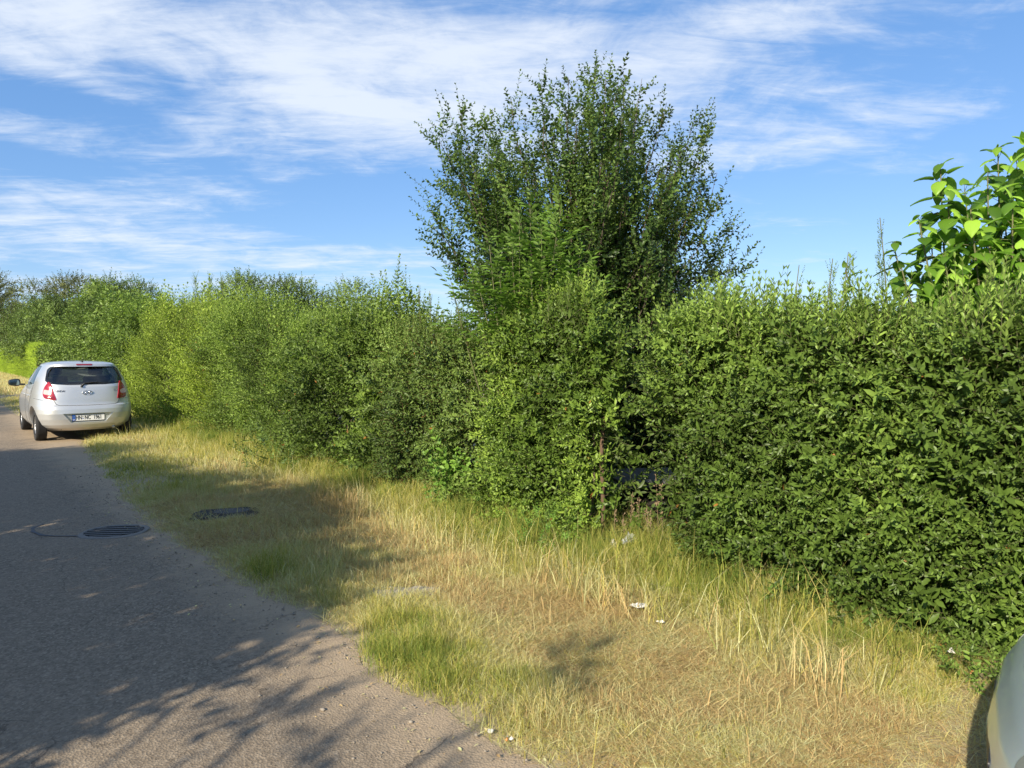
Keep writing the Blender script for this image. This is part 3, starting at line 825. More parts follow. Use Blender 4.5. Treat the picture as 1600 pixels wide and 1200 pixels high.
lobed_tree('broadleaf_tree', 'dark bushy tree filling the gap between the clipped hedge and the car', x + .6, y, H_, 3.2, M_DARKB, 2400, 42, 1.2, group='trees beyond the hedge', zlow=.1)

# thin wild shoots standing above the hedge line
def wild_shoots(label, spec, d, lf):
    x, y = cw((spec[0][0] - 800) / FPX * d, d)
    root = empty('wild_shoots', (x, y, 0), label=label, cat='shoots')
    st, cr = Soup(), Soup()
    for px, py in spec:
        tip = at(px, py, d); b = np.array([tip[0] + rr.uniform(-.1, .1), tip[1] + rr.uniform(-.1, .1), .0])
        pth = bez(b, np.array([b[0], b[1], tip[2] * .6]), tip, 8)
        st.tube(pth, np.linspace(.01, .003, 8), 4)
        k = 20; f = rng.uniform(.78, 1, k)
        P = b + (tip - b) * f[:, None]
        place(cr, T_WISPK if d > 10 else T_PRIVUP, P - np.array([0, 0, .12]), np.array([0, 0, 1.0]) + rnd_dir(k) * .35, (1.0 if d > 10 else .62) * ((1.15 - f) * .6 + .6), .5)
    st.build('stem', [M_TWIG], root); cr.build('foliage', [M_MID, M_TWIG], root)
wild_shoots('three thin wild shoots sticking up above the far part of the hedge', [(308, 434), (330, 432), (350, 430)], 19, 1.0)
wild_shoots('two slender leafy shoots just left of the ash sapling', [(655, 445), (672, 455)], 8.2, .45)
wild_shoots('single slender shoot at the left foot of the broad-leaved shrub', [(1370, 342)], 5.0, .35)
wild_shoots('thin pale sprigs above the middle of the clipped privet hedge', [(1322, 395), (1246, 415), (1298, 405)], 4.9, .30)

# small tree on the near side of the lane (its shade dapples the foreground)
def shade_tree():
    root = empty('small_tree', (-3.7, .6, 0), label='sparse small tree on the near side of the lane behind the viewer', cat='tree')
    st, cr = Soup(), Soup()
    st.tube([(-3.7, .6, -.05), (-3.65, .62, 1.2), (-3.5, .6, 2.3)], [.05, .045, .03], 7)
    for x, y, z, rad, k in [(-3.4, 1.35, 2.70, .16, 20), (-3.4, .85, 2.70, .12, 12), (-3.4, .36, 3.55, .13, 20), (-3.4, .45, 2.75, .16, 14), (-3.4, .2, 2.5, .14, 12), (-3.4, -.5, 2.5, .3, 40), (-3.4, 1.9, 2.6, .12, 8)]:
        st.tube([(-3.6, .6, 1.7), (-3.5, (y + .6) / 2, z - .6), (x, y, z)], [.02, .014, .006], 5)
        d_ = rnd_dir(k)
        place(cr, T_BROAD, np.array([x, y, z]) + d_ * rad * rng.random((k, 1)) ** .4, d_ + np.array([0, 0, .3]), .55, .5)
    st.build('trunk', [M_BARK], root); cr.build('crown', [M_MID, M_TWIG], root)
shade_tree()

# ------------------------------------------------------------------ grass
def blades(n, X, Y, h, lean, tone, width, zoff=0.0, curl=.5):
    """bent tapering blades, 3 triangles each"""
    th = rng.uniform(0, 2 * np.pi, n); w2 = width / 2
    side = np.stack([np.cos(th), np.sin(th), np.zeros(n)], 1)
    ld = rng.uniform(0, 2 * np.pi, n); L = np.stack([np.cos(ld), np.sin(ld), np.zeros(n)], 1)
    base = np.stack([X, Y, gz(X, Y) + zoff], 1)
    up = np.array([0, 0, 1.0])
    s_, c_ = np.sin(lean)[:, None], np.cos(lean)[:, None]
    d1 = up * c_ + L * s_
    l2 = np.clip(lean + curl * rng.random(n) * 1.6, 0, 1.75); d2 = up * np.cos(l2)[:, None] + L * np.sin(l2)[:, None]
    mid = base + d1 * (h * .55)[:, None]; tip = mid + d2 * (h * .5)[:, None]
    tip[:, 2] = np.maximum(tip[:, 2], base[:, 2] + .004)
    sw = side * w2[:, None]
    v = np.stack([base - sw, base + sw, mid - sw * .8, mid + sw * .8, tip], 1).reshape(-1, 3)
    a = (np.arange(n) * 5)[:, None, None]
    f = (np.array([[0, 1, 3], [0, 3, 2], [2, 3, 4]])[None] + a).reshape(-1, 3)
    return v, f, np.repeat(tone, 3)

M_GRASS = leafmat('grass_blade', [(0, (.24, .17, .10)), (.18, (.42, .33, .19)), (.38, (.58, .49, .31)), (.54, (.36, .335, .115)), (.70, (.22, .26, .060)), (1.0, (.080, .150, .028))], .6, .30, .3, gain=1.34, tint=(1.10, .97, .78), flat_tone=True)

def G(px, py, rx, ry, amp, X, Y, z=0.0):
    cx, cy = gnd(px, py)
    a = X - cx; b = Y - cy
    return amp * np.exp(-(a / rx) ** 2 - (b / ry) ** 2)
def greenness(X, Y):
    g = .29 + (fbm(X * 1.3, Y * 1.3, 101, 3) - .5) * .5 + (fbm(X * 5, Y * 5, 103, 2) - .5) * .45
    g += G(640, 1020, .30, .55, .42, X, Y) * .8 + G(830, 1130, .32, .30, .30, X, Y) + G(720, 1075, .3, .35, .20, X, Y) + G(620, 975, .3, .3, .2, X, Y)
    g += G(1150, 1180, .3, .3, .18, X, Y)
    g += .48 * np.clip((X - 3.0) / .75, 0, 1)
    g -= G(430, 830, .9, 1.2, .10, X, Y)
    g += G(440, 905, .22, .6, .22, X, Y) + G(380, 890, .2, .6, .15, X, Y) + G(520, 880, .3, .4, .1, X, Y)
    g += .26 * np.clip((Y - 8.0) / 1.0, 0, 1) * np.exp(-((X - 2.2) / .8) ** 2)
    g -= G(500, 810, .6, .9, .32, X, Y) + G(430, 790, .7, 1.0, .25, X, Y)
    g -= G(880, 960, .6, .8, .16, X, Y) + G(1250, 1080, .9, .8, .16, X, Y)
    return g
def tallness(X, Y):
    h = .02 + .075 * fbm(X * 3, Y * 3, 111) ** 1.6
    h += .11 * np.clip((X - 3.2) / .9, 0, 1) ** 1.3 * np.clip((Y - 1.9) / .8, 0, 1)
    h += .03 * np.clip((X - 3.2) / .8, 0, 1)
    h += .045 * np.clip((Y - 3.0) / 1.2, 0, 1) * np.clip((X - 1.7) / .5, 0, 1)
    h += G(450, 910, .3, .6, .05, X, Y) + G(650, 1040, .3, .5, .06, X, Y) + G(820, 1120, .3, .3, .05, X, Y)
    h *= .45 + 1.25 * fbm(X * 5, Y * 5, 112, 2)
    h -= G(440, 800, .55, .9, .10, X, Y)
    h -= G(900, 1000, .5, .6, .04, X, Y)
    return np.clip(h, .02, .4)
slabs = [(350, 812, .30, .30), (640, 938, .28, .12)]
def verge(n, Y0, Y1, X1=4.6, wt=None):
    Y = rng.uniform(Y0, Y1, n); X = edge_x(Y) + rng.random(n) * (X1 - edge_x(Y)) - .03
    return X, Y
def keep_mask(X, Y):
    k = ~((X > 1.3) & (X < 3.1) & (Y > 15.35) & (Y < 19.4) & (rng.random(len(X)) < (.8 if px < 500 else .7)))
    # thin, patchy first centimetres beside the road
    q = (X - edge_x(Y)) / .16
    k &= (q > 1) | (rng.random(len(X)) < np.clip(q + .15, .06, 1) * (.35 + fbm(X * 6, Y * 6, 7)))
    # bare and thin patches
    k &= rng.random(len(X)) < np.clip((fbm(X * 3.2, Y * 3.2, 131, 2) - .15) * 4.5, .45, 1)
    return k
sG = Soup()
for n, Y0, Y1, X1, wdt in [(52000, -1.0, 1.2, 4.5, .003), (190000, 1.2, 4.5, 4.55, .0026), (110000, 4.5, 9, 4.6, .0036), (60000, 9, 16, 4.6, .006), (24000, 16, 32, 4.8, .009)]:
    if Y0 < 0: n = 14000
    X, Y = verge(n, Y0, Y1, X1)
    k = keep_mask(X, Y)
    # slabs stay clear
    for px, py, hx, hy in slabs:
        cx, cy = gnd(px, py)
        k &= ~((np.abs(X - cx) < hx * .85) & (np.abs(Y - cy) < hy * .85) & (rng.random(len(X)) < (.8 if px < 500 else .7)))
    X, Y = X[k], Y[k]; n = len(X)
    g = np.maximum(greenness(X, Y), .20); h = tallness(X, Y) * rng.uniform(.45, 1.25, n)
    flat = rng.random(n) < np.clip(.95 - g * 1.05, .12, .8)
    lean = np.where(flat, rng.uniform(.9, 1.5, n), np.abs(rng.normal(0, .5, n)))
    tn = np.clip(g + rng.normal(0, .15, n) - np.where(flat, .04, 0), 0, 1)
    h = np.where(flat, rng.uniform(.05, .16, n), h)
    v, f, t_ = blades(n, X, Y, h, lean, tn, np.full(n, wdt) * rng.uniform(.6, 1.3, n), curl=.55)
    sG.add(v, f, t_)
# matted dead thatch lying over the soil in front
for n, Y0, Y1, wdt in [(34000, -.4, 1.6, .0026), (150000, 1.4, 5, .0026), (60000, 5, 9, .0036)]:
    X, Y = verge(n, Y0, Y1, 4.2); k = (X > edge_x(Y) + .05 + .2 * vn(X * 3, Y * 3, 9))
    for px, py, hx, hy in slabs:
        cx, cy = gnd(px, py); k &= ~((np.abs(X - cx) < hx * .85) & (np.abs(Y - cy) < hy * .85))
    X, Y = X[k], Y[k]; n = len(X)
    tn = np.clip(.33 + (fbm(X * 1.6, Y * 1.6, 142, 3) - .5) * .55 + (fbm(X * 5, Y * 5, 141, 3) - .5) * .45 + rng.normal(0, .11, n), .02, .56)
    v, f, t_ = blades(n, X, Y, rng.uniform(.035, .11, n), rng.uniform(1.0, 1.55, n), tn, np.full(n, wdt) * rng.uniform(.6, 1.4, n), zoff=.004, curl=.3)
    sG.add(v, f, t_)
sG.build('grass', [M_GRASS], label='dry straw and green grass of the verge', cat='grass', kind='stuff')

# tall bent stalks and seed heads near the hedge foot
sT = Soup()
for n, Y0, Y1, Xa, Xb, hh_ in [(2600, 1.4, 4.6, 3.1, 4.1, .36), (2600, 4.4, 8, 3.0, 4.1, .32), (2600, 8, 16, 2.8, 4.1, .36), (1500, 1.4, 8, 1.9, 3.4, .20)]:
    Y = rng.uniform(Y0, Y1, n); X = Xb - (Xb - Xa) * rng.random(n) ** 1.3
    k = fbm(X * 2.2, Y * 2.2, 151) > .42
    X, Y = X[k], Y[k]; n = len(X)
    h = hh_ * rng.uniform(.5, 1.25, n)
    tn = np.clip(greenness(X, Y) + .06 + rng.normal(0, .14, n), .15, 1)
    v, f, t_ = blades(n, X, Y, h, np.abs(rng.normal(0, .55, n)), tn, rng.uniform(.003, .0055, n), curl=1.2)
    sT.add(v, f, t_)
sT.build('tall_grass', [M_GRASS], label='tall bent grass stalks along the foot of the hedge', cat='grass', kind='stuff')
# far verge left of / under the clipped hedge
sF = Soup(); n = 26000
Y = rng.uniform(34, 90, n); X = rng.uniform(1.5, 5.2, n)
v, f, t_ = blades(n, X, Y, rng.uniform(.06, .2, n), np.abs(rng.normal(0, .6, n)), np.clip(.30 + rng.normal(0, .12, n), 0, 1), np.full(n, .02))
sF.add(v, f, t_); sF.build('far_grass', [M_GRASS], label='parched grass strip in front of the far clipped hedge', cat='grass', kind='stuff')

# broad leaved weeds at the foot of the hedge
def weed(label, px, py, n, sc, temps, m=M_WEED, rad=.25, Hh=.45, dx=0.0):
    x, y = gnd(px, py); x += dx
    root = Soup()
    a = rng.uniform(0, 6.28, n); q = rad * np.sqrt(rng.random(n))
    P = np.stack([x + np.cos(a) * q, y + np.sin(a) * q, rng.random(n) ** .8 * Hh + .02], 1)
    place(root, temps, P, np.stack([np.cos(a) * .6, np.sin(a) * .6, np.full(n, .7)], 1) + rnd_dir(n) * .4, sc * rng.uniform(.7, 1.2, n), .5)
    root.build('weed', [m, M_TWIG], label=label, cat='weed')
weed('large-leaved green weed against the foot of the dark bush', 722, 800, 46, .85, T_BROAD, rad=.24, Hh=.5)
weed('dark ferny weed clump at the hedge foot behind the sunken slab', 425, 742, 60, .9, T_PRIV, M_DARKB, .35, .6)
weed('leafy weed clump at the foot of the privet bush, left of the brown stump', 850, 872, 60, .6, T_PRIV, M_WEED, .26, .3)
weed('low green weed under the right end of the clipped privet hedge', 1535, 1085, 40, .6, T_PRIV, M_PRIVET, .14, .15)

# ------------------------------------------------------------------ cars
M_SILVER = None
def paintmat(name, col, rough=.28):
    m, t = mat(name)
    co = t.n('ShaderNodeTexCoord').outputs['Object']
    fl = t.n('ShaderNodeTexVoronoi', None, Vector=co, Scale=900.0).outputs['Color']
    dust = t.noise(co, 4, 6, .65)
    c = t.mix(.10, (*col, 1), fl, 'OVERLAY')
    c = t.mix(t.math('MULTIPLY', dust, .13), c, (.42, .38, .31))
    p = t.n('ShaderNodeBsdfPrincipled', None, Base_Color=c, Roughness=t.math('ADD', rough, t.math('MULTIPLY', dust, .15)), Metallic=.55)
    p.inputs['Coat Weight'].default_value = .7
    p.inputs['Coat Roughness'].default_value = .06
    t.n('ShaderNodeOutputMaterial', None, Surface=p.outputs[0])
    return m
def glassmat(name, col=(.35, .42, .40), fac=.5):
    m, t = mat(name)
    tr = t.n('ShaderNodeBsdfTransparent', None, Color=(*col, 1))
    gl = t.n('ShaderNodeBsdfGlossy', None, Color=(.9, .95, 1, 1), Roughness=.02)
    lw = t.n('ShaderNodeLayerWeight', None, Blend=.25).outputs['Fresnel']
    f = t.math('ADD', t.math('MULTIPLY', lw, .75), .05, clamp=True)
    mx = t.n('ShaderNodeMixShader', None, i0=f, i1=tr.outputs[0], i2=gl.outputs[0])
    t.n('ShaderNodeOutputMaterial', None, Surface=mx.outputs[0])
    return m
M_PAINT_S = paintmat('silver_paint', (.60, .61, .61))
M_PAINT_B = paintmat('pale_blue_paint', (.56, .64, .70))
M_GLASS = glassmat('tinted_glass', (.52, .56, .54))
M_BLACKP = simple('black_plastic', (.018, .018, .020), .45)
M_GLOSSB = simple('gloss_black', (.010, .011, .012), .12, coat=.6)
M_RUBBER = simple('tyre_rubber', (.022, .022, .023), .85, var=.3, scale=50)
M_ALLOY = simple('grey_alloy', (.45, .45, .45), .35, .8)
M_CHROME = simple('chrome', (.75, .75, .76), .12, 1.0)
M_REDL = simple('red_lens', (.30, .006, .014), .15, coat=1.0)
M_PINKL = simple('pale_lens', (.62, .38, .36), .12, coat=1.0)
M_REDDK = simple('dark_red_lens', (.20, .006, .010), .15, coat=1.0)
M_WHITE = simple('plate_white', (.80, .80, .78), .4)
M_BLUE = simple('plate_blue', (.02, .10, .42), .4)
M_YEL = simple('star_yellow', (.75, .60, .05), .4)
M_INK = simple('plate_black', (.012, .012, .012), .5)
M_SEAT = simple('dark_seat_fabric', (.035, .036, .040), .95, var=.3, scale=80)
M_SEAM = simple('seam_black', (.02, .02, .02), .8)
M_HEADL = simple('clear_lens', (.20, .21, .20), .05, coat=1.0)
M_CREAMIN = simple('grey_trim', (.16, .155, .15), .9)

Z_ = [.20, .26, .32, .42, .52, .60, .66, .685, .72, .80, .88, .95, 1.01, 1.10, 1.20, 1.30, 1.38, 1.425, 1.455, 1.475, 1.488]
YR = [.16, .06, .025, .005, .0, .012, .035, .065, .075, .090, .108, .125, .145, .20, .262, .325, .375, .385, .45, .66, 1.05]
YF = [3.60, 3.80, 3.88, 3.93, 3.94, 3.92, 3.885, 3.865, 3.83, 3.70, 3.42, 3.10, 2.93, 2.74, 2.53, 2.31, 2.12, 2.00, 1.88, 1.72, 1.45]
HW = [.70, .775, .81, .835, .845, .848, .848, .847, .845, .838, .826, .812, .795, .765, .72, .668, .618, .585, .53, .43, .22]
NE = [4.0, 4.6, 5.2, 5.6, 5.8, 5.8, 5.7, 5.6, 5.5, 5.2, 5.0, 4.6, 4.7, 5.0, 5.2, 5.2, 5.2, 5.0, 4.6, 3.8, 3.0]
def slice_pts(z, inset=0.0, N=128):
    yr = np.interp(z, Z_, YR) + inset; yf = np.interp(z, Z_, YF) - inset * 1.2
    hw = np.interp(z, Z_, HW) - inset; ne = np.interp(z, Z_, NE)
    t = np.arange(N) / N * 2 * np.pi
    cx, sx = np.cos(t), np.sin(t)
    # plan view: rounded rectangle whose ends bow outwards a little
    x = hw * np.sign(sx) * np.abs(sx) ** (2 / ne)
    yc = (yr + yf) / 2; a = (yf - yr) / 2
    nen = np.where(cx < 0, ne * .95, ne * .70)
    y = yc + a * np.sign(cx) * np.abs(cx) ** (2 / nen)
    bow = (x / max(hw, .01)) ** 2
    y = y + np.where(cx < 0, .055 * bow, -.10 * bow)
    return np.stack([x, y, np.full(N, z)], 1)
def body_mesh(inset=0.0, z0=None, z1=None, nz=64):
    lo, hi = (z0 or Z_[0]), (z1 or Z_[-1])
    zs = np.unique(np.concatenate([np.linspace(lo, hi, nz), [z for z in Z_ if lo < z < hi]]))
    rings = [slice_pts(z, inset) for z in zs]
    N = len(rings[0])
    bm = bmesh.new()
    vr = [[bm.verts.new(p) for p in r] for r in rings]
    for i in range(len(vr) - 1):
        for k in range(N):
            bm.faces.new((vr[i][k], vr[i][(k + 1) % N], vr[i + 1][(k + 1) % N], vr[i + 1][k]))
    for r, top in ((rings[0], 0), (rings[-1], 1)):
        vv = vr[-1] if top else vr[0]
        # roof crown / floor: a few shrinking rings
        prev = vv
        for q in ((.66, .33, 0) if top else (.5, 0)):
            c = r.mean(0)
            if q == 0:
                cv = bm.verts.new(c + (0, 0, .006 if top else 0))
                for k in range(N): bm.faces.new((prev[k], prev[(k + 1) % N], cv))
            else:
                cur = [bm.verts.new(c + (p - c) * q + (0, 0, (.005 * (1 - q)) if top else 0)) for p in r]
                for k in range(N): bm.faces.new((prev[k], prev[(k + 1) % N], cur[(k + 1) % N], cur[k]))
                prev = cur
    bmesh.ops.recalc_face_normals(bm, faces=bm.faces)
    return bm
def bm_obj(name, bm, mats, parent=None, smooth=30, **kw):
    if smooth:
        bm.normal_update()
        for e in bm.edges:
            if len(e.link_faces) == 2 and e.calc_face_angle(0) > R(smooth): e.smooth = False
        for f in bm.faces: f.smooth = True
    me = bpy.data.meshes.new(name); bm.to_mesh(me); bm.free()
    for m_ in (mats if isinstance(mats, list) else [mats]): me.materials.append(m_)
    return link(name, me, parent, world_space=False, **kw)
def prism_bm(loop, axis, a0, a1):
    """closed prism: loop of (u,v); axis 'y' -> (x,z), 'x' -> (y,z), 'z' -> (x,y)"""
    P = lambda u, v, a: {'y': (u, a, v), 'x': (a, u, v), 'z': (u, v, a)}[axis]
    bm = bmesh.new()
    A = [bm.verts.new(P(u, v, a0)) for u, v in loop]; B = [bm.verts.new(P(u, v, a1)) for u, v in loop]
    n = len(loop)
    bm.faces.new(A); bm.faces.new(B[::-1])
    for k in range(n): bm.faces.new((A[k], B[k], B[(k + 1) % n], A[(k + 1) % n]))
    bmesh.ops.recalc_face_normals(bm, faces=bm.faces)
    return bm
def rounded(pts, r=.05, seg=5):
    """round the corners of a polygon"""
    out = []; n = len(pts)
    for i in range(n):
        p0, p, p1 = map(np.array, (pts[i - 1], pts[i], pts[(i + 1) % n]))
        a = p0 - p; b = p1 - p; la, lb = np.linalg.norm(a), np.linalg.norm(b)
        q = min(r, la * .45, lb * .45)
        s0, s1 = p + a / la * q, p + b / lb * q
        for k in range(seg + 1):
            t_ = k / seg
            out.append(tuple((1 - t_) ** 2 * s0 + 2 * t_ * (1 - t_) * p + t_ * t_ * s1))
    return out
def cyl_bm(r, x0, x1, y, z, n=40):
    return prism_bm([(y + r * math.cos(k / n * 6.28318), z + r * math.sin(k / n * 6.28318)) for k in range(n)], 'x', x0, x1)
def box_bm(x0, x1, y0, y1, z0, z1, bev=.02, seg=3):
    bm = bmesh.new(); bmesh.ops.create_cube(bm, size=1)
    for v in bm.verts: v.co = Vector(((x0 + x1) / 2 + v.co.x * (x1 - x0), (y0 + y1) / 2 + v.co.y * (y1 - y0), (z0 + z1) / 2 + v.co.z * (z1 - z0)))
    if bev: bmesh.ops.bevel(bm, geom=list(bm.edges), offset=bev, segments=seg, profile=.5, affect='EDGES')
    return bm
def merge(*bms):
    out = bmesh.new()
    for b in bms:
        me = bpy.data.meshes.new('tmp'); b.to_mesh(me); b.free(); out.from_mesh(me); bpy.data.meshes.remove(me)
    return out
def bool_diff(bm, cutters):
    me = bpy.data.meshes.new('tmpb'); bm.to_mesh(me); bm.free()
    o = bpy.data.objects.new('tmpb', me); COL.objects.link(o)
    cs = []
    for c in cutters:
        mc = bpy.data.meshes.new('tmpc'); c.to_mesh(mc); c.free()
        oc = bpy.data.objects.new('tmpc', mc); COL.objects.link(oc); cs.append(oc)
        md = o.modifiers.new('b', 'BOOLEAN'); md.operation = 'DIFFERENCE'; md.solver = 'EXACT'; md.object = oc
    dg = bpy.context.evaluated_depsgraph_get(); dg.update()
    res = bpy.data.meshes.new_from_object(o.evaluated_get(dg))
    out = bmesh.new(); out.from_mesh(res)
    for q in [o] + cs:
        mq = q.data; bpy.data.objects.remove(q); bpy.data.meshes.remove(mq)
    bpy.data.meshes.remove(res)
    return out

REAR_WIN = [(-.635, 1.135), (-.60, 1.07), (-.30, 1.045), (.30, 1.045), (.60, 1.07), (.635, 1.135), (.585, 1.33), (.53, 1.385), (-.53, 1.385), (-.585, 1.33)]
WINDSCR = [(-.66, 1.03), (.66, 1.03), (.53, 1.40), (-.53, 1.40)]
SIDE1 = [(1.62, 1.02), (2.72, 1.00), (2.10, 1.38), (1.66, 1.40)]
SIDE2 = [(.80, 1.06), (1.52, 1.02), (1.56, 1.40), (.98, 1.39)]
OUTER = None

def make_car(name, label, loc, rz, paint, front_detail=False, text=True):
    root = empty(name, loc, rz, label=label, cat='car', group=None)
    outer = body_mesh()
    tree = BVHTree.FromBMesh(outer)
    def hit(o, d):
        r = tree.ray_cast(Vector(o), Vector(d).normalized())
        return r[0], r[1]
    def patch(nm, loop, mats, dirv=(0, 1, 0), off=.004, thick=.02, rings=6, plane=None, parent=None, smooth=40, **kw):
        """panel following the body surface: loop in (x,z) seen along dirv"""
        d = Vector(dirv).normalized()
        arr = np.array(loop); c = arr.mean(0)
        bm = bmesh.new(); prev = None
        def pr(u, v, o_):
            if plane == 'side':
                s_ = Vector((-d.x * 3, u, v))
            elif plane == 'top':
                s_ = Vector((u, v, 3))
            else:
                s_ = Vector((u, 0, v)) - d * 2.0
                if abs(d.x) > .01: s_ = Vector((u, .05, v)) - d * 2.0
                if d.y < 0: s_ = Vector((u, 3.6 if v < .95 else 2.0, v)) - d * 4
            h, n_ = hit(s_, d)
            if h is None: return None
            if n_.dot(d) > 0: n_ = -n_
            return h + n_ * o_
        pts = []
        for k in range(rings + 1):
            q = k / rings; ring = []
            for (u, v) in (arr if k else [c]):
                a_ = c + (np.array([u, v]) - c) * q
                p_ = pr(a_[0], a_[1], off)
                if p_ is None: p_ = pts[-1][0] if not ring else ring[-1]
                ring.append(p_.copy())
            pts.append(ring)
        vs = [[bm.verts.new(p_) for p_ in ring] for ring in pts]
        n = len(arr)
        for k in range(n): bm.faces.new((vs[0][0], vs[1][k], vs[1][(k + 1) % n]))
        for r_ in range(1, rings):
            for k in range(n): bm.faces.new((vs[r_][k], vs[r_ + 1][k], vs[r_ + 1][(k + 1) % n], vs[r_][(k + 1) % n]))
        if thick:
            last = vs[rings]; inn = [bm.verts.new(v.co + d * thick) for v in last]
            for k in range(n): bm.faces.new((last[k], inn[k], inn[(k + 1) % n], last[(k + 1) % n]))
        bmesh.ops.recalc_face_normals(bm, faces=bm.faces)
        return bm_obj(nm, bm, mats, parent or root, smooth, **kw)
    def line(nm, pts, rad, m_, dirv=(0, 1, 0), plane=None, parent=None, off=.0):
        d = Vector(dirv).normalized(); P = []
        pts = np.array(pts, float); tt_ = np.linspace(0, len(pts) - 1, (len(pts) - 1) * 8 + 1)
        for u, v in zip(np.interp(tt_, range(len(pts)), pts[:, 0]), np.interp(tt_, range(len(pts)), pts[:, 1])):
            s_ = Vector((-d.x * 3, u, v)) if plane == 'side' else (Vector((u, 0, v)) - d * 2 if d.y >= 0 else Vector((u, 6, v)))
            if plane == 'top': s_ = Vector((u, v, 3))
            h, n_ = hit(s_, d)
            if h is not None: P.append(tuple(h - d * off))
        so = Soup(); so.tube(P, rad, 4)
        return so.build(nm, [m_], None) if False else link(nm, so.mesh(nm, [m_]), parent or root, world_space=False)
    # shell with openings
    cav = body_mesh(inset=.055, z0=.62, z1=1.445, nz=24)
    wheels = [(.66, .298), (3.185, .298)]
    cuts = [cav, prism_bm(rounded(REAR_WIN, .06), 'y', -.3, 1.0), prism_bm(rounded(WINDSCR, .06), 'y', 1.7, 4.2)]
    for w_ in (SIDE1, SIDE2): cuts.append(prism_bm(rounded(w_, .05), 'x', -1.2, 1.2))
    for wy, wz in wheels:
        for sx in (-1, 1):
            a, b = sorted((sx * .62, sx * 1.0)); cuts.append(cyl_bm(.345, a, b, wy, wz + .01))
    # number plate recess and bumper underside notch
    cuts.append(prism_bm([(-.41, .525), (.41, .525), (.28, .355), (-.28, .355)], 'y', -.2, .045))
    shell = bool_diff(outer, cuts)
    bm_obj('body', shell, [paint], root, 28)
    # recess liner, glass
    bm_obj('rear_window', prism_bm([(0, 0), (1, 0), (0, 1)], 'y', 0, 1), [M_GLASS], root) if False else None
    gw = patch('rear_window', rounded([(x * 1.012, 1.215 + (z - 1.215) * 1.02) for x, z in REAR_WIN], .06), [M_GLASS], off=-.006, thick=0)
    # dark ceramic border of the rear window
    lp = rounded([(x * 1.01, 1.215 + (z - 1.215) * 1.02) for x, z in REAR_WIN], .06); li = [(x * .945, 1.22 + (z - 1.22) * .84) for x, z in lp]
    bmB = bmesh.new()
    def prj(u, v, o_):
        h, n_ = hit((u, -2, v), (0, 1, 0)); n_ = -n_ if n_.y > 0 else n_
        return h + n_ * o_
    va = [bmB.verts.new(prj(u, v, -.004)) for u, v in lp]; vb = [bmB.verts.new(prj(u, v, -.004)) for u, v in li]
    for k in range(len(lp)): bmB.faces.new((va[k], va[(k + 1) % len(lp)], vb[(k + 1) % len(lp)], vb[k]))
    bm_obj('window_seal', bmB, [M_GLOSSB], gw, 0)
    patch('windscreen', rounded([(x * 1.01, 1.21 + (z - 1.21) * 1.02) for x, z in WINDSCR], .06), [M_GLASS], dirv=(0, -1, 0), off=-.006, thick=0)
    for sx in (-1, 1):
        for w_ in (SIDE1, SIDE2):
            patch('side_window', rounded(w_, .05), [M_GLASS], dirv=(-sx, 0, 0), plane='side', off=-.004, thick=0)
        # black pillar between the doors
        patch('pillar_trim', [(1.535, 1.01), (1.615, 1.01), (1.655, 1.405), (1.575, 1.405)], [M_GLOSSB], dirv=(-sx, 0, 0), plane='side', off=.001, thick=.004, rings=3)
        line('door_seam', [(1.57, 1.0), (1.55, .62), (1.60, .30)], .0035, M_SEAM, (-sx, 0, 0), 'side')
        line('door_seam', [(2.72, .98), (2.78, .66), (2.72, .30)], .0035, M_SEAM, (-sx, 0, 0), 'side')
        line('door_seam', [(.80, 1.04), (.86, .80), (1.08, .50), (1.10, .30)], .0035, M_SEAM, (-sx, 0, 0), 'side')
        for y in (1.45, 2.45 - .8 + .05 + .0):
            pass
        for y0 in (1.02, 1.78):
            h, _n = hit((sx * 3, y0 + .08, .84), (-sx, 0, 0))
            x0, x1 = sorted((h.x - sx * .002, h.x + sx * .032))
            bm_obj('door_handle', box_bm(x0, x1, y0, y0 + .17, .825, .855, .008, 2), [paint], root)
    # tail lights: wrap round the corner
    TL = [(-.735, 1.115), (-.80, 1.02), (-.825, .95), (-.825, .885), (-.79, .82), (-.72, .785), (-.535, .772), (-.60, .91), (-.66, 1.045)]
    for sx in (-1, 1):
        pts = [(x * -sx if sx > 0 else x, z) for x, z in TL]
        dv_ = (-sx * .5, .87, 0)
        tl = patch('tail_light', rounded(pts, .03, 4), [M_REDL], dirv=dv_, off=.012, thick=.03, rings=7)
        band = [(x * -sx if sx > 0 else x, z) for x, z in [(-.805, .965), (-.81, .885), (-.735, .872), (-.635, .872), (-.635, .925), (-.72, .955)]]
        patch('lens_insert', rounded(band, .02, 3), [M_PINKL], dirv=dv_, off=.015, thick=0, rings=5, parent=tl)
        low = [(x * -sx if sx > 0 else x, z) for x, z in [(-.775, .84), (-.72, .80), (-.565, .788), (-.59, .845)]]
        patch('reflector', rounded(low, .015, 3), [M_REDDK], dirv=dv_, off=.015, thick=0, rings=4, parent=tl)
    patch('brake_light', rounded([(-.135, 1.432), (.135, 1.432), (.125, 1.405), (-.125, 1.405)], .01), [M_REDDK], off=.006, thick=.01, rings=3)
    # tailgate seams
    line('tailgate_seam', [(-.535, .77), (-.50, .70), (-.45, .675), (0, .668), (.45, .675), (.50, .70), (.535, .77)], .005, M_SEAM)
    line('tailgate_seam', [(-.735, 1.12), (-.70, 1.25), (-.645, 1.36), (-.58, 1.415)], .0035, M_SEAM, (.25, .97, 0))
    line('tailgate_seam', [(.735, 1.12), (.70, 1.25), (.645, 1.36), (.58, 1.415)], .0035, M_SEAM, (-.25, .97, 0))
    line('bumper_seam', [(-.80, .80), (-.70, .775), (-.54, .765)], .003, M_SEAM)
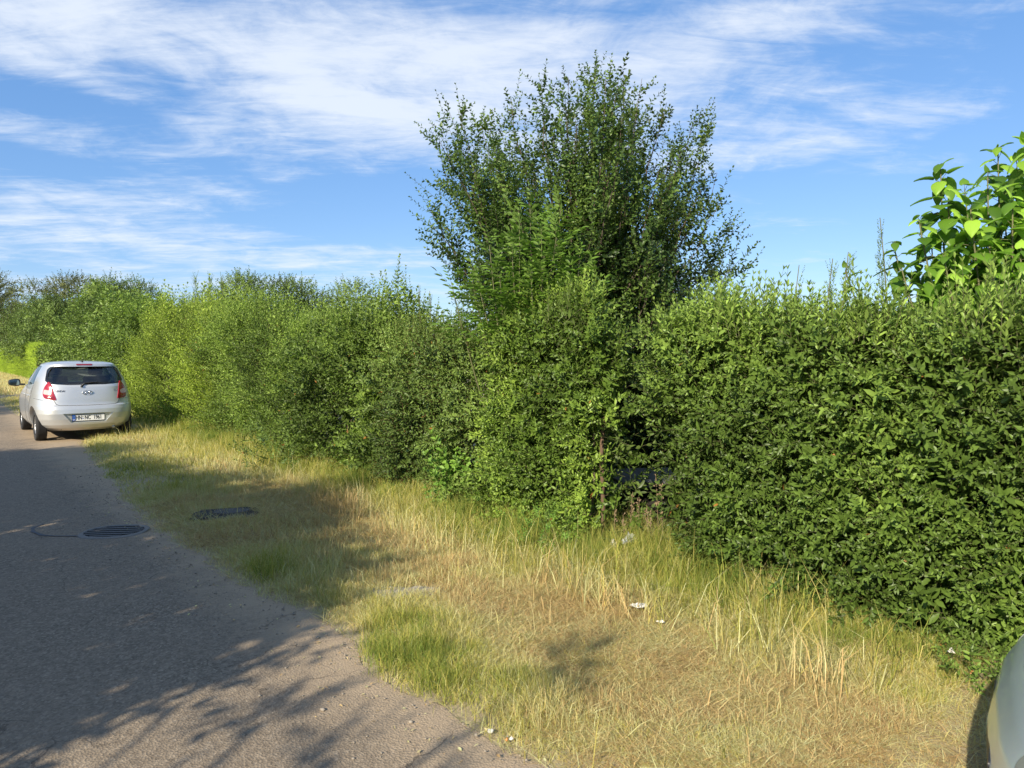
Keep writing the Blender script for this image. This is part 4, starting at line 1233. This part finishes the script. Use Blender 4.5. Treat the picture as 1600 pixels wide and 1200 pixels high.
    line('bumper_seam', [(.80, .80), (.70, .775), (.54, .765)], .003, M_SEAM)
    # lower apron
    # plate
    pl = bm_obj('number_plate', box_bm(-.26, .26, .033, .043, .385, .495, .002, 1), [M_WHITE], root, 0)
    bm_obj('plate_frame', merge(box_bm(-.268, .268, .036, .0455, .372, .385, .002, 1), box_bm(-.268, .268, .036, .0455, .495, .503, .002, 1), box_bm(-.268, -.26, .036, .0455, .385, .495, 0), box_bm(.26, .268, .036, .0455, .385, .495, 0)), [M_BLACKP], pl, 0)
    bm_obj('plate_band', box_bm(-.26, -.215, .0295, .034, .3855, .4945, 0), [M_BLUE], pl, 0)
    def txt(body, x, z, size, m_, y, parent, squash=1.0, bold=0.0, nm='lettering', proj=False, shear=0.0):
        cu = bpy.data.curves.new('txt', 'FONT'); cu.body = body; cu.size = size; cu.align_x = 'CENTER'; cu.align_y = 'CENTER'
        cu.extrude = .0012; cu.offset = bold; cu.shear = shear
        o = bpy.data.objects.new('txt', cu); COL.objects.link(o)
        dg = bpy.context.evaluated_depsgraph_get(); dg.update()
        me = bpy.data.meshes.new_from_object(o.evaluated_get(dg))
        bpy.data.objects.remove(o); bpy.data.curves.remove(cu)
        for v in me.vertices:
            u, vv, ww = v.co.x * squash + x, v.co.y + z, v.co.z
            yb = y
            if proj:
                h, n_ = hit((u, -2, vv), (0, 1, 0)); yb = h.y - .002
            v.co = (u, yb - ww, vv)
        me.materials.clear(); me.materials.append(m_)
        return link(nm, me, parent, world_space=False)
    if text:
        txt('HN', -.160, .4395, .104, M_INK, .0315, pl, .66, .0008)
        txt('NC', -.018, .4395, .104, M_INK, .0315, pl, .66, .0008)
        txt('1961', .145, .4395, .104, M_INK, .0315, pl, .66, .0008)
        txt('D', -.2375, .405, .034, M_WHITE, .0285, pl, .8, .001)
        ring = Soup()
        for k in range(12):
            a_ = k / 12 * 6.283
            ring.add([(-.2375 + .013 * math.cos(a_) + .002 * math.cos(b_), .0285, .462 + .013 * math.sin(a_) + .002 * math.sin(b_)) for b_ in (0, 2.1, 4.2)], [(0, 1, 2)])
        link('star_ring', ring.mesh('star_ring', [M_YEL]), pl, world_space=False)
        so = Soup()
        for zc, mm in ((.456, 0), (.424, 1)):
            th_ = np.arange(14) / 14 * 6.283
            v_ = [(-.092, .0322, zc)] + [(-.092 + .0105 * math.cos(q_), .0322, zc + .0105 * math.sin(q_)) for q_ in th_]
            so.add(v_, [(0, k + 1, (k + 1) % 14 + 1) for k in range(14)], .5, mm)
        link('plate_seal', so.mesh('plate_seal', [M_ALLOY, M_BLUE]), pl, world_space=False)
        txt('HYUNDAI', -.455, .935, .046, M_GLOSSB, 0, root, 1.0, .0012, 'badge_lettering', True)
        txt('i20', .475, .935, .052, M_ALLOY, 0, root, 1.0, .0012, 'badge_lettering', True)
        # oval emblem with a slanted H
        h, n_ = hit((0, -2, .90), (0, 1, 0)); ye = h.y
        so = Soup(); th_ = np.linspace(0, 2 * np.pi, 33)
        so.tube([(.078 * math.cos(q_), ye - .010 - .004 * math.cos(q_) ** 2 * 0, .90 + .041 * math.sin(q_)) for q_ in th_], .0075, 6)
        so.tube([(-.040, ye - .010, .868), (-.034, ye - .011, .89), (-.022, ye - .011, .931)], [.006, .009, .006], 6)
        so.tube([(.022, ye - .010, .869), (.034, ye - .011, .91), (.040, ye - .011, .932)], [.006, .009, .006], 6)
        so.tube([(-.036, ye - .011, .895), (0, ye - .012, .903), (.036, ye - .011, .905)], [.006, .009, .006], 6)
        link('emblem', so.mesh('emblem', [M_CHROME], True), root, world_space=False)
    # wiper
    so = Soup()
    P = []
    for u, v in ((-.085, 1.035), (-.03, 1.075), (.10, 1.093), (.30, 1.085), (.42, 1.078)):
        h, n_ = hit((u, -2, v), (0, 1, 0)); P.append((h.x, h.y - .022, h.z))
    so.tube(P, [.014, .016, .012, .008, .004], 6)
    h, _n = hit((-.085, -2, 1.02), (0, 1, 0)); so.tube([(h.x, h.y - .03, h.z), (h.x, h.y + .01, h.z)], .02, 10)
    link('rear_wiper', so.mesh('rear_wiper', [M_BLACKP], True), root, world_space=False)
    so = Soup(); so.tube([(0, .62, 1.47), (0, .50, 1.575)], [.006, .003], 6); so.tube([(0, .66, 1.475), (0, .60, 1.485)], [.022, .015], 8)
    link('antenna', so.mesh('antenna', [M_BLACKP], True), root, world_space=False)
    # mirrors
    for sx in (-1, 1):
        bm = bmesh.new(); bmesh.ops.create_uvsphere(bm, u_segments=20, v_segments=12, radius=1)
        for v in bm.verts:
            c_ = v.co; q = [math.copysign(abs(a_) ** .62, a_) for a_ in c_]
            v.co = Vector((sx * (.945 + q[0] * .105), 2.44 + q[1] * .06, 1.045 + q[2] * (.072 - .012 * q[0] * sx * -1)))
        mo = bm_obj('wing_mirror', bm, [M_BLACKP if not front_detail else paint], root, 60)
        bm = box_bm(*sorted((sx * .76, sx * .88)), 2.42, 2.48, .985, 1.02, .01, 2)
        bm_obj('mirror_arm', bm, [M_BLACKP], mo)
        gl = rounded([(sx * .86, .995), (sx * 1.03, .995), (sx * 1.035, 1.095), (sx * .87, 1.10)], .03)
        bm_obj('mirror_glass', prism_bm(gl, 'y', 2.376, 2.384), [simple('mirror_face', (.25, .33, .32), .04, 1.0)], mo, 0)
    # wheels
    for wy, wz in wheels:
        for sx in (-1, 1):
            wr = link('wheel', None, root, world_space=False) if False else None
            prof = [(-.085, .19), (-.092, .24), (-.085, .285), (-.060, .298), (.060, .298), (.085, .285), (.092, .24), (.085, .19)]
            bm = bmesh.new(); n = 44
            rg = [[bm.verts.new((sx * .70 + px_, wy + pr_ * math.cos(k / n * 6.28318), wz + pr_ * math.sin(k / n * 6.28318))) for px_, pr_ in prof] for k in range(n)]
            for k in range(n):
                a_, b_ = rg[k], rg[(k + 1) % n]
                for q in range(len(prof)): bm.faces.new((a_[q], a_[(q + 1) % len(prof)], b_[(q + 1) % len(prof)], b_[q]))
            bmesh.ops.recalc_face_normals(bm, faces=bm.faces)
            # tread grooves as raised ribs
            for gx_ in (-.045, -.015, .015, .045):
                a2 = [bm.verts.new((sx * .70 + gx_ + e_, wy + .3015 * math.cos(k / n * 6.28318), wz + .3015 * math.sin(k / n * 6.28318))) for k in range(n) for e_ in (-.010, .010)]
                for k in range(n):
                    p_ = k * 2; q_ = ((k + 1) % n) * 2
                    bm.faces.new((a2[p_], a2[p_ + 1], a2[q_ + 1], a2[q_]))
            tyre = bm_obj('wheel', bm, [M_RUBBER], root, 50)
            so = Soup()
            so.tube([(sx * .70, wy, wz), (sx * .70, wy, wz)], [.19, .19], 30)
            so.tube([(sx * .755, wy, wz), (sx * .77, wy, wz)], [.05, .045], 16)
            for k in range(5):
                a_ = k / 5 * 6.283
                for e_ in (-.14, .14):
                    so.tube([(sx * .763, wy + .03 * math.cos(a_), wz + .03 * math.sin(a_)), (sx * .75, wy + .19 * math.cos(a_ + e_), wz + .19 * math.sin(a_ + e_))], [.014, .011], 6)
            th_ = np.linspace(0, 2 * np.pi, 41)
            so.tube([(sx * .76, wy + .192 * math.cos(q_), wz + .192 * math.sin(q_)) for q_ in th_], .012, 6)
            link('rim', so.mesh('rim', [M_ALLOY], False), tyre, world_space=False)
    # underbody, interior
    bm_obj('underbody', merge(box_bm(-.60, .60, .45, 3.6, .17, .26, .02, 2), box_bm(-.45, .45, .16, .55, .22, .30, .03, 2), cyl_bm(.035, -.6, .6, .66, .29, 14)), [M_BLACKP], root, 0)
    so = Soup(); so.tube([(.42, .10, .235), (.42, .40, .24)], [.028, .028], 12)
    link('exhaust_pipe', so.mesh('exhaust_pipe', [M_ALLOY], True), root, world_space=False)
    for sx in (-.36, .36):
        st_ = bm_obj('front_seat', merge(box_bm(sx - .24, sx + .24, 1.55, 2.05, .62, .74, .05), box_bm(sx - .23, sx + .23, 1.45, 1.60, .68, 1.17, .06)), [M_SEAT], root)
        bm_obj('headrest', box_bm(sx - .13, sx + .13, 1.47, 1.56, 1.20, 1.36, .04), [M_SEAT], st_)
    rs = bm_obj('rear_seat', merge(box_bm(-.60, .60, .75, 1.15, .64, .76, .05), box_bm(-.60, .60, .64, .76, .68, 1.08, .05)), [M_SEAT], root)
    for sx in (-.36, .36): bm_obj('headrest', box_bm(sx - .12, sx + .12, .66, .74, 1.09, 1.20, .03), [M_SEAT], rs)
    bm_obj('dashboard', box_bm(-.62, .62, 2.25, 2.62, .80, .985, .05), [M_CREAMIN], root)
    so = Soup(); so.tube([(-.36 + .18 * math.cos(q_), 2.16 + .05 * math.sin(q_), .96 + .17 * math.sin(q_)) for q_ in np.linspace(0, 6.283, 25)], .013, 6)
    link('steering_wheel', so.mesh('steering_wheel', [M_BLACKP], True), root, world_space=False)
    # front end
    for sx in (-1, 1):
        HL = [(sx * .72, .78), (sx * .73, .70), (sx * .64, .62), (sx * .50, .59), (sx * .44, .62), (sx * .47, .69), (sx * .60, .76)]
        hl = patch('headlight', rounded(HL, .03, 5), [M_HEADL], dirv=(0, -1, 0), off=.004, thick=.01, rings=7)
        HI = [(sx * .66, .73), (sx * .67, .68), (sx * .60, .64), (sx * .55, .645), (sx * .58, .69)]
        patch('reflector', rounded(HI, .02, 4), [M_CHROME], dirv=(0, -1, 0), off=.007, thick=0, rings=4, parent=hl)
    patch('grille', rounded([(-.26, .45), (.26, .45), (.30, .53), (-.30, .53)], .02), [M_BLACKP], dirv=(0, -1, 0), off=.004, thick=.01, rings=4)
    patch('air_intake', rounded([(-.50, .27), (.50, .27), (.40, .40), (-.40, .40)], .03), [M_BLACKP], dirv=(0, -1, 0), off=.004, thick=.01, rings=4)
    line('bonnet_seam', [(-.42, .715), (-.2, .70), (.2, .70), (.42, .715)], .005, M_SEAM, (0, -1, 0))
    for sx in (-1, 1):
        line('bonnet_seam', [(sx * .50, 3.74), (sx * .62, 3.5), (sx * .68, 3.2), (sx * .66, 2.96)], .005, M_SEAM, (0, 0, -1), 'top')
    return root

make_car('parked_car', 'silver hatchback parked half on the verge at the far left, seen from behind', (2.28, 15.22, .0), 0, M_PAINT_S)
CARROT = R(15)
_ca, _sa = math.cos(CARROT), math.sin(CARROT)
CAR2 = (1.685 - (_ca * -.80 - _sa * 3.75), .315 - (_sa * -.80 + _ca * 3.75), 0)
make_car('parked_car', 'pale blue-grey car whose front corner enters the picture at the bottom right', CAR2, CARROT, M_PAINT_B, front_detail=True, text=False)

# ------------------------------------------------------------------ small things on the ground
def disc_grate():
    x, y = gnd(173, 834); ang = -R(33)
    root = empty('storm_drain', (x, y, .004), ang, label='cast iron storm drain grate sunk in the asphalt at the lane edge', cat='drain')
    m_iron = simple('worn_iron', (.10, .095, .09), .6, .6, var=.3, scale=50)
    m_con = simple('rough_concrete', (.20, .185, .165), .95, var=.25, scale=60, bump=.5)
    n = 48; Rr_ = .245
    bm = bmesh.new()
    loop_o = [(Rr_ * 1.14 * math.copysign(abs(math.cos(k / n * 6.283)) ** .8, math.cos(k / n * 6.283)), Rr_ * 1.06 * math.copysign(abs(math.sin(k / n * 6.283)) ** .8, math.sin(k / n * 6.283))) for k in range(n)]
    loop_i = [(Rr_ * math.cos(k / n * 6.283), Rr_ * .9 * math.sin(k / n * 6.283)) for k in range(n)]
    A = [bm.verts.new((u, v, .001)) for u, v in loop_o]; A2 = [bm.verts.new((u * .97, v * .97, .008)) for u, v in loop_o]; B = [bm.verts.new((u, v, .010)) for u, v in loop_i]; Cc = [bm.verts.new((u, v, .0035)) for u, v in loop_i]
    for k in range(n):
        q = (k + 1) % n
        bm.faces.new((A[k], A[q], A2[q], A2[k])); bm.faces.new((A2[k], A2[q], B[q], B[k])); bm.faces.new((B[k], B[q], Cc[q], Cc[k]))
    bm_obj('concrete_collar', bm, [m_con], root, 0)
    bm = bmesh.new(); vv = [bm.verts.new((u, v, .0035)) for u, v in loop_i]; bm.faces.new(vv)
    bm_obj('pit', bm, [simple('pit_black', (.008, .008, .010), .9)], root, 0)
    # bars across the pit
    parts = []
    nb_ = 6
    for k in range(nb_):
        v = -.9 * Rr_ + 1.8 * Rr_ * (k + .5) / nb_
        half = Rr_ * math.sqrt(max(.02, 1 - (v / (Rr_ * .9)) ** 2))
        parts.append(box_bm(-half, half, v - .018, v + .018, .0045, .0125, .002, 1))
    bm_obj('grate_bars', merge(*parts), [m_iron], root, 0)
disc_grate()

M_TARB = simple('black_bitumen', (.032, .030, .028), .85, var=.5, scale=25, bump=.9)
M_CONC = simple('grey_concrete', (.21, .195, .17), .95, var=.3, scale=18, bump=.6)
def slab(name, label, cat, px, py, lx, ly, h, ang, m_, seed, z=.03, parts=None):
    x, y = gnd(px, py)
    r3 = random.Random(seed)
    bm = bmesh.new(); n = 30
    loop = []
    for k in range(n):
        a = k / n * 6.283; c_, s_ = math.cos(a), math.sin(a)
        q = 1 / max(abs(c_), abs(s_)) ** .8
        loop.append((lx / 2 * c_ * q * r3.uniform(.93, 1.05), ly / 2 * s_ * q * r3.uniform(.93, 1.05)))
    lo = [bm.verts.new((u * 1.03, v * 1.03, -.03)) for u, v in loop]
    mi_ = [bm.verts.new((u, v, h * .8 + r3.uniform(-.006, .006))) for u, v in loop]
    up_ = [bm.verts.new((u * .93, v * .93, h + r3.uniform(-.008, .008))) for u, v in loop]
    in_ = [bm.verts.new((u * .5, v * .5, h * .9 + r3.uniform(-.012, .012))) for u, v in loop]
    c_ = bm.verts.new((0, 0, h * .9))
    for k in range(n):
        q = (k + 1) % n
        bm.faces.new((lo[k], lo[q], mi_[q], mi_[k])); bm.faces.new((mi_[k], mi_[q], up_[q], up_[k])); bm.faces.new((up_[k], up_[q], in_[q], in_[k])); bm.faces.new((in_[k], in_[q], c_))
    me = bpy.data.meshes.new(name); bm.to_mesh(me); bm.free(); me.materials.append(m_)
    if parts:
        root = empty(name, (x, y, z), ang, label=label, cat=cat)
        link(parts[0], me, root, world_space=False)
        return root
    o = link(name, me, None, label=label, cat=cat); o.location = (x, y, z); o.rotation_euler = (0, 0, ang)
    return o
# direction along the photo's horizontal is -39 degrees from X
sl = slab('bitumen_slab', 'black cracked bitumen slab with a pale cover lying in the dry grass', 'slab', 350, 812, .62, .46, .045, R(-25), M_TARB, 3, z=.012, parts=['slab_rim'])
bm = bmesh.new(); n = 26
A = [bm.verts.new((.04 + .17 * math.cos(k / n * 6.283) * random.uniform(.93, 1.05), .03 + .12 * math.sin(k / n * 6.283) * random.uniform(.93, 1.05), .058)) for k in range(n)]
B = [bm.verts.new((v.co.x * 1.06, v.co.y * 1.06, .035)) for v in A]
bm.faces.new(A)
for k in range(n): bm.faces.new((A[k], B[k], B[(k + 1) % n], A[(k + 1) % n]))
bm_obj('cover', bm, [simple('dirty_concrete', (.10, .093, .083), .95, var=.4, scale=18, bump=.6)], sl, 0)
slab('concrete_slab', 'flat grey concrete slab almost buried in the grass at the verge corner', 'slab', 640, 940, .55, .18, .03, R(-39), M_CONC, 5, z=.022)

def crumple(name, label, cat, px, py, sx, sy, h, m_, seed, z=.03, ang=0.0, pos=None, n=14):
    x, y = pos[:2] if pos is not None else gnd(px, py)
    bm = bmesh.new(); r3 = random.Random(seed)
    ox = r3.uniform(0, 50)
    grid = []
    for j in range(n):
        row = []
        for i in range(n):
            u, v = i / (n - 1) * 2 - 1, j / (n - 1) * 2 - 1
            # irregular outline
            a = math.atan2(v, u); rad = .78 + .30 * float(vn(np.array([a * 1.3 + ox]), np.array([ox]), seed)[0])
            k = max(abs(u), abs(v)) / max(1e-6, math.hypot(u, v))
            uu, vv = u * k * rad, v * k * rad
            zz_ = h * (1.0 - .7 * (uu * uu + vv * vv)) * float(fbm(np.array([uu * 3 + ox]), np.array([vv * 3 + ox]), seed, 3)[0]) * 1.3
            row.append(bm.verts.new((uu * sx / 2, vv * sy / 2, max(.002, zz_))))
        grid.append(row)
    for j in range(n - 1):
        for i in range(n - 1): bm.faces.new((grid[j][i], grid[j][i + 1], grid[j + 1][i + 1], grid[j + 1][i]))
    if pos is not None: z = pos[2]
    me = bpy.data.meshes.new(name); bm.to_mesh(me); bm.free(); me.materials.append(m_)
    o = link(name, me, None, label=label, cat=cat)
    o.location = (x, y, z); o.rotation_euler = (0, 0, ang)
    return o
M_PAPER = simple('white_paper', (.62, .60, .55), .8, var=.08, scale=30)
crumple('paper_scrap', 'crumpled white paper scrap, the largest one lying in the dry grass', 'litter', 1000, 972, .125, .07, .028, M_PAPER, 3, z=.075, ang=R(-30))
crumple('paper_scrap', 'small torn white paper scrap just below the larger crumpled one', 'litter', 1035, 998, .055, .03, .02, M_PAPER, 5, z=.07, ang=R(-60))
crumple('paper_scrap', 'tiny pale paper scrap under the right end of the hedge', 'litter', 1497, 1056, .045, .03, .03, M_PAPER, 9, z=.09, ang=R(-40))
crumple('paper_scrap', 'tiny white crumb of paper beside the orange cigarette butt', 'litter', 799, 1172, .022, .016, .012, M_PAPER, 12, z=.012, ang=0, n=8)
# bottle cap
x, y = gnd(766, 1157)
bm = bmesh.new(); n = 20
r0 = [bm.verts.new((.013 * math.cos(k / n * 6.283), .013 * math.sin(k / n * 6.283), 0)) for k in range(n)]
r1 = [bm.verts.new((.0125 * math.cos(k / n * 6.283), .0125 * math.sin(k / n * 6.283), .006)) for k in range(n)]
r2_ = [bm.verts.new((.010 * math.cos(k / n * 6.283), .010 * math.sin(k / n * 6.283), .0075)) for k in range(n)]
bm.faces.new(r2_)
for k in range(n):
    q = (k + 1) % n; bm.faces.new((r0[k], r0[q], r1[q], r1[k])); bm.faces.new((r1[k], r1[q], r2_[q], r2_[k]))
me = bpy.data.meshes.new('bottle_cap'); bm.to_mesh(me); bm.free(); me.materials.append(M_PAPER)
o = link('bottle_cap', me, None, label='small round white cap lying on the sandy asphalt edge', cat='cap'); o.location = (x, y, .006)
x, y = gnd(792, 1171)
bt = empty('cigarette_butt', (x, y, .012), R(40), label='short orange cigarette butt on the sandy asphalt edge', cat='litter')
so = Soup(); so.tube([(-.014, 0, 0), (.008, 0, 0)], .0045, 10); link('filter', so.mesh('filter', [simple('orange_filter', (.62, .26, .08), .8, var=.2, scale=200)]), bt, world_space=False)
so = Soup(); so.tube([(.0082, 0, 0), (.016, 0, .001)], .0044, 10); link('stub', so.mesh('stub', [M_PAPER]), bt, world_space=False)

# loose pebbles and crumbs along the asphalt edge (nobody could count them)
so = Soup(); n = 1500
Yp = rng.uniform(.5, 12, n); Xp = edge_x(Yp) - np.abs(rng.normal(0, .28, n)) - .01
bmt = bmesh.new(); bmesh.ops.create_icosphere(bmt, subdivisions=1, radius=1)
tv = np.array([v.co[:] for v in bmt.verts]); tf = np.array([[v.index for v in f.verts] for f in bmt.faces]); bmt.free()
sz = rng.lognormal(-5.7, .45, n)
v = tv[None] * (1 + rng.uniform(-.25, .25, (n, len(tv), 1))) * sz[:, None, None] * np.array([1, 1, .6]) + np.stack([Xp, Yp, .006 + sz * .3], 1)[:, None]
so.add(v.reshape(-1, 3), (tf[None] + (np.arange(n) * len(tv))[:, None, None]).reshape(-1, 3))
so.build('gravel', [simple('pebble', (.26, .225, .18), .9, var=.4, scale=15)], label='loose pebbles and grit along the asphalt edge', cat='gravel', kind='stuff')
# dead leaves and straw bits on the asphalt edge
so = Soup(); n = 420
Yp = rng.uniform(.8, 9, n); Xp = edge_x(Yp) - np.abs(rng.normal(0, .22, n)) + .02
P = np.stack([Xp, Yp, np.full(n, .012)], 1)
lv, lf = leaf_fine(.03, .014)
for k in range(n):
    a = rng.uniform(0, 6.28); sc = rng.uniform(.3, 1.0)
    M_ = frame(np.array([math.cos(a), math.sin(a), rng.uniform(-.1, .3)]), np.array([rng.uniform(-.4, .4), rng.uniform(-.4, .4), 1]))
    lw_ = np.array([rng.choice([.15, .5, 1.0]), 1, 1])
    so.add((lv * lw_ * sc) @ M_.T + P[k], lf, rng.uniform(0, .45))
so.build('leaf_litter', [M_GRASS], label='dry leaf and straw crumbs scattered on the sandy asphalt edge', cat='leaf litter', kind='stuff')

# ------------------------------------------------------------------ the gap in the hedge
def bin_():
    d = 6.75
    p = at(1000, 800, d)
    root = empty('compost_bin', (p[0] + .1, p[1], 0), R(-30), label='dark grey ribbed plastic compost bin seen through the gap in the hedge', cat='bin')
    m_ = simple('dark_grey_plastic', (.026, .023, .019), .95, var=.2, scale=20, spec=.1)
    m2 = simple('grey_lid', (.10, .10, .095), .7, var=.3, scale=20)
    parts = [box_bm(-.34, .34, -.34, .34, 0, .26, .02, 2)]
    for k in range(7): parts.append(box_bm(-.335, .335, -.352, -.341, .02 + k * .034, .038 + k * .034, .003, 1))
    for sx in (-1, 1): parts.append(box_bm(*sorted((sx * .30, sx * .34)), -.34, -.30, .26, .42, .005, 1)); parts.append(box_bm(*sorted((sx * .30, sx * .34)), .30, .34, .26, .42, .005, 1))
    bm_obj('ribbed_box', merge(*parts), [m_], root)
    bm_obj('lid', box_bm(-.37, .37, -.37, .37, .42, .455, .012, 2), [m2], root)
bin_()
p = at(986, 838, 5.5)
crumple('plastic_bag', 'crumpled white plastic bag in the foot of the gap, left of the compost bin', 'bag', 0, 0, .15, .12, .10, simple('white_plastic', (.48, .50, .52), .5), 21, pos=(p[0], p[1], .13), ang=.4)
p = at(960, 858, 5.5)
crumple('plastic_bag', 'small scrap of white plastic bag beside the brown stump', 'bag', 0, 0, .07, .06, .09, M_PAPER, 23, pos=(p[0], p[1], .09), ang=1.4)
# old brown post standing at the left side of the gap
p0 = at(944, 868, 5.72)
so = Soup()
so.tube([(p0[0], p0[1], -.05), (p0[0] + .01, p0[1] + .01, .35), (p0[0] - .005, p0[1] + .02, .8), (p0[0] + .01, p0[1] + .02, 1.1)], [.020, .018, .017, .014], 9)
so.build('wooden_stake', [simple('weathered_wood', (.11, .068, .040), .9, var=.4, scale=30, bump=.7)], label='thin weathered brown stake at the left side of the gap', cat='stake', smooth=True)
# dry dock stalks
def dry_stalks():
    so = Soup()
    for px, py, py2, d in [(1012, 790, 860, 5.5), (1000, 778, 860, 5.55), (1026, 745, 860, 5.5), (1017, 800, 865, 5.45), (962, 790, 868, 5.6), (990, 770, 855, 5.6), (1035, 760, 868, 5.4), (975, 805, 868, 5.5)]:
        b = at(px + rr.uniform(-6, 6), py2, d); b[2] = .02; t_ = at(px, py, d)
        pt = bez(b, (b + t_) / 2 + np.array([rr.uniform(-.03, .03), rr.uniform(-.03, .03), 0]), t_, 7)
        so.tube(pt, [.0035, .003, .003, .0025, .0025, .002, .0015], 4, mi=0)
        k = 16; f_ = rng.uniform(.55, 1, k); P = b + (t_ - b) * f_[:, None] + rnd_dir(k) * .01
        lv, lf = leaf_fine(.022, .012)
        for q in P: so.add(lv @ frame(rnd_dir(1)[0] + np.array([0, 0, .8]), np.array([1, 0, .2])).T + q, lf, .1, 0)
    so.build('dry_stalks', [simple('dry_brown_stalk', (.20, .14, .08), .9, var=.3, scale=90)], label='thin dry brown seed stalks in front of the dark compost bin', cat='dry plant')
dry_stalks()
# shrubs in the garden behind, filling the dark of the gap
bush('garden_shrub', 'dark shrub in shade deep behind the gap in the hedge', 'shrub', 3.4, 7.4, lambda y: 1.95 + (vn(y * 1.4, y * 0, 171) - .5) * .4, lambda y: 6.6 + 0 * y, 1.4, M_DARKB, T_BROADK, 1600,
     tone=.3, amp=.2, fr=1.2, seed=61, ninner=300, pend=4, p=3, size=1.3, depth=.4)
bush('garden_hedge', 'second hedge of the garden, far behind the privet hedge', 'hedge', -6, 30, lambda y: 1.75 + (vn(y * 1.1, y * 0, 172) - .5) * .3, lambda y: 9.5 + 0 * y, 1.2, M_DARKB, T_FAR, 3400,
     tone=.35, amp=.2, fr=.8, seed=62, ninner=300, pend=12, p=4, size=.9, depth=.4, stems=False)
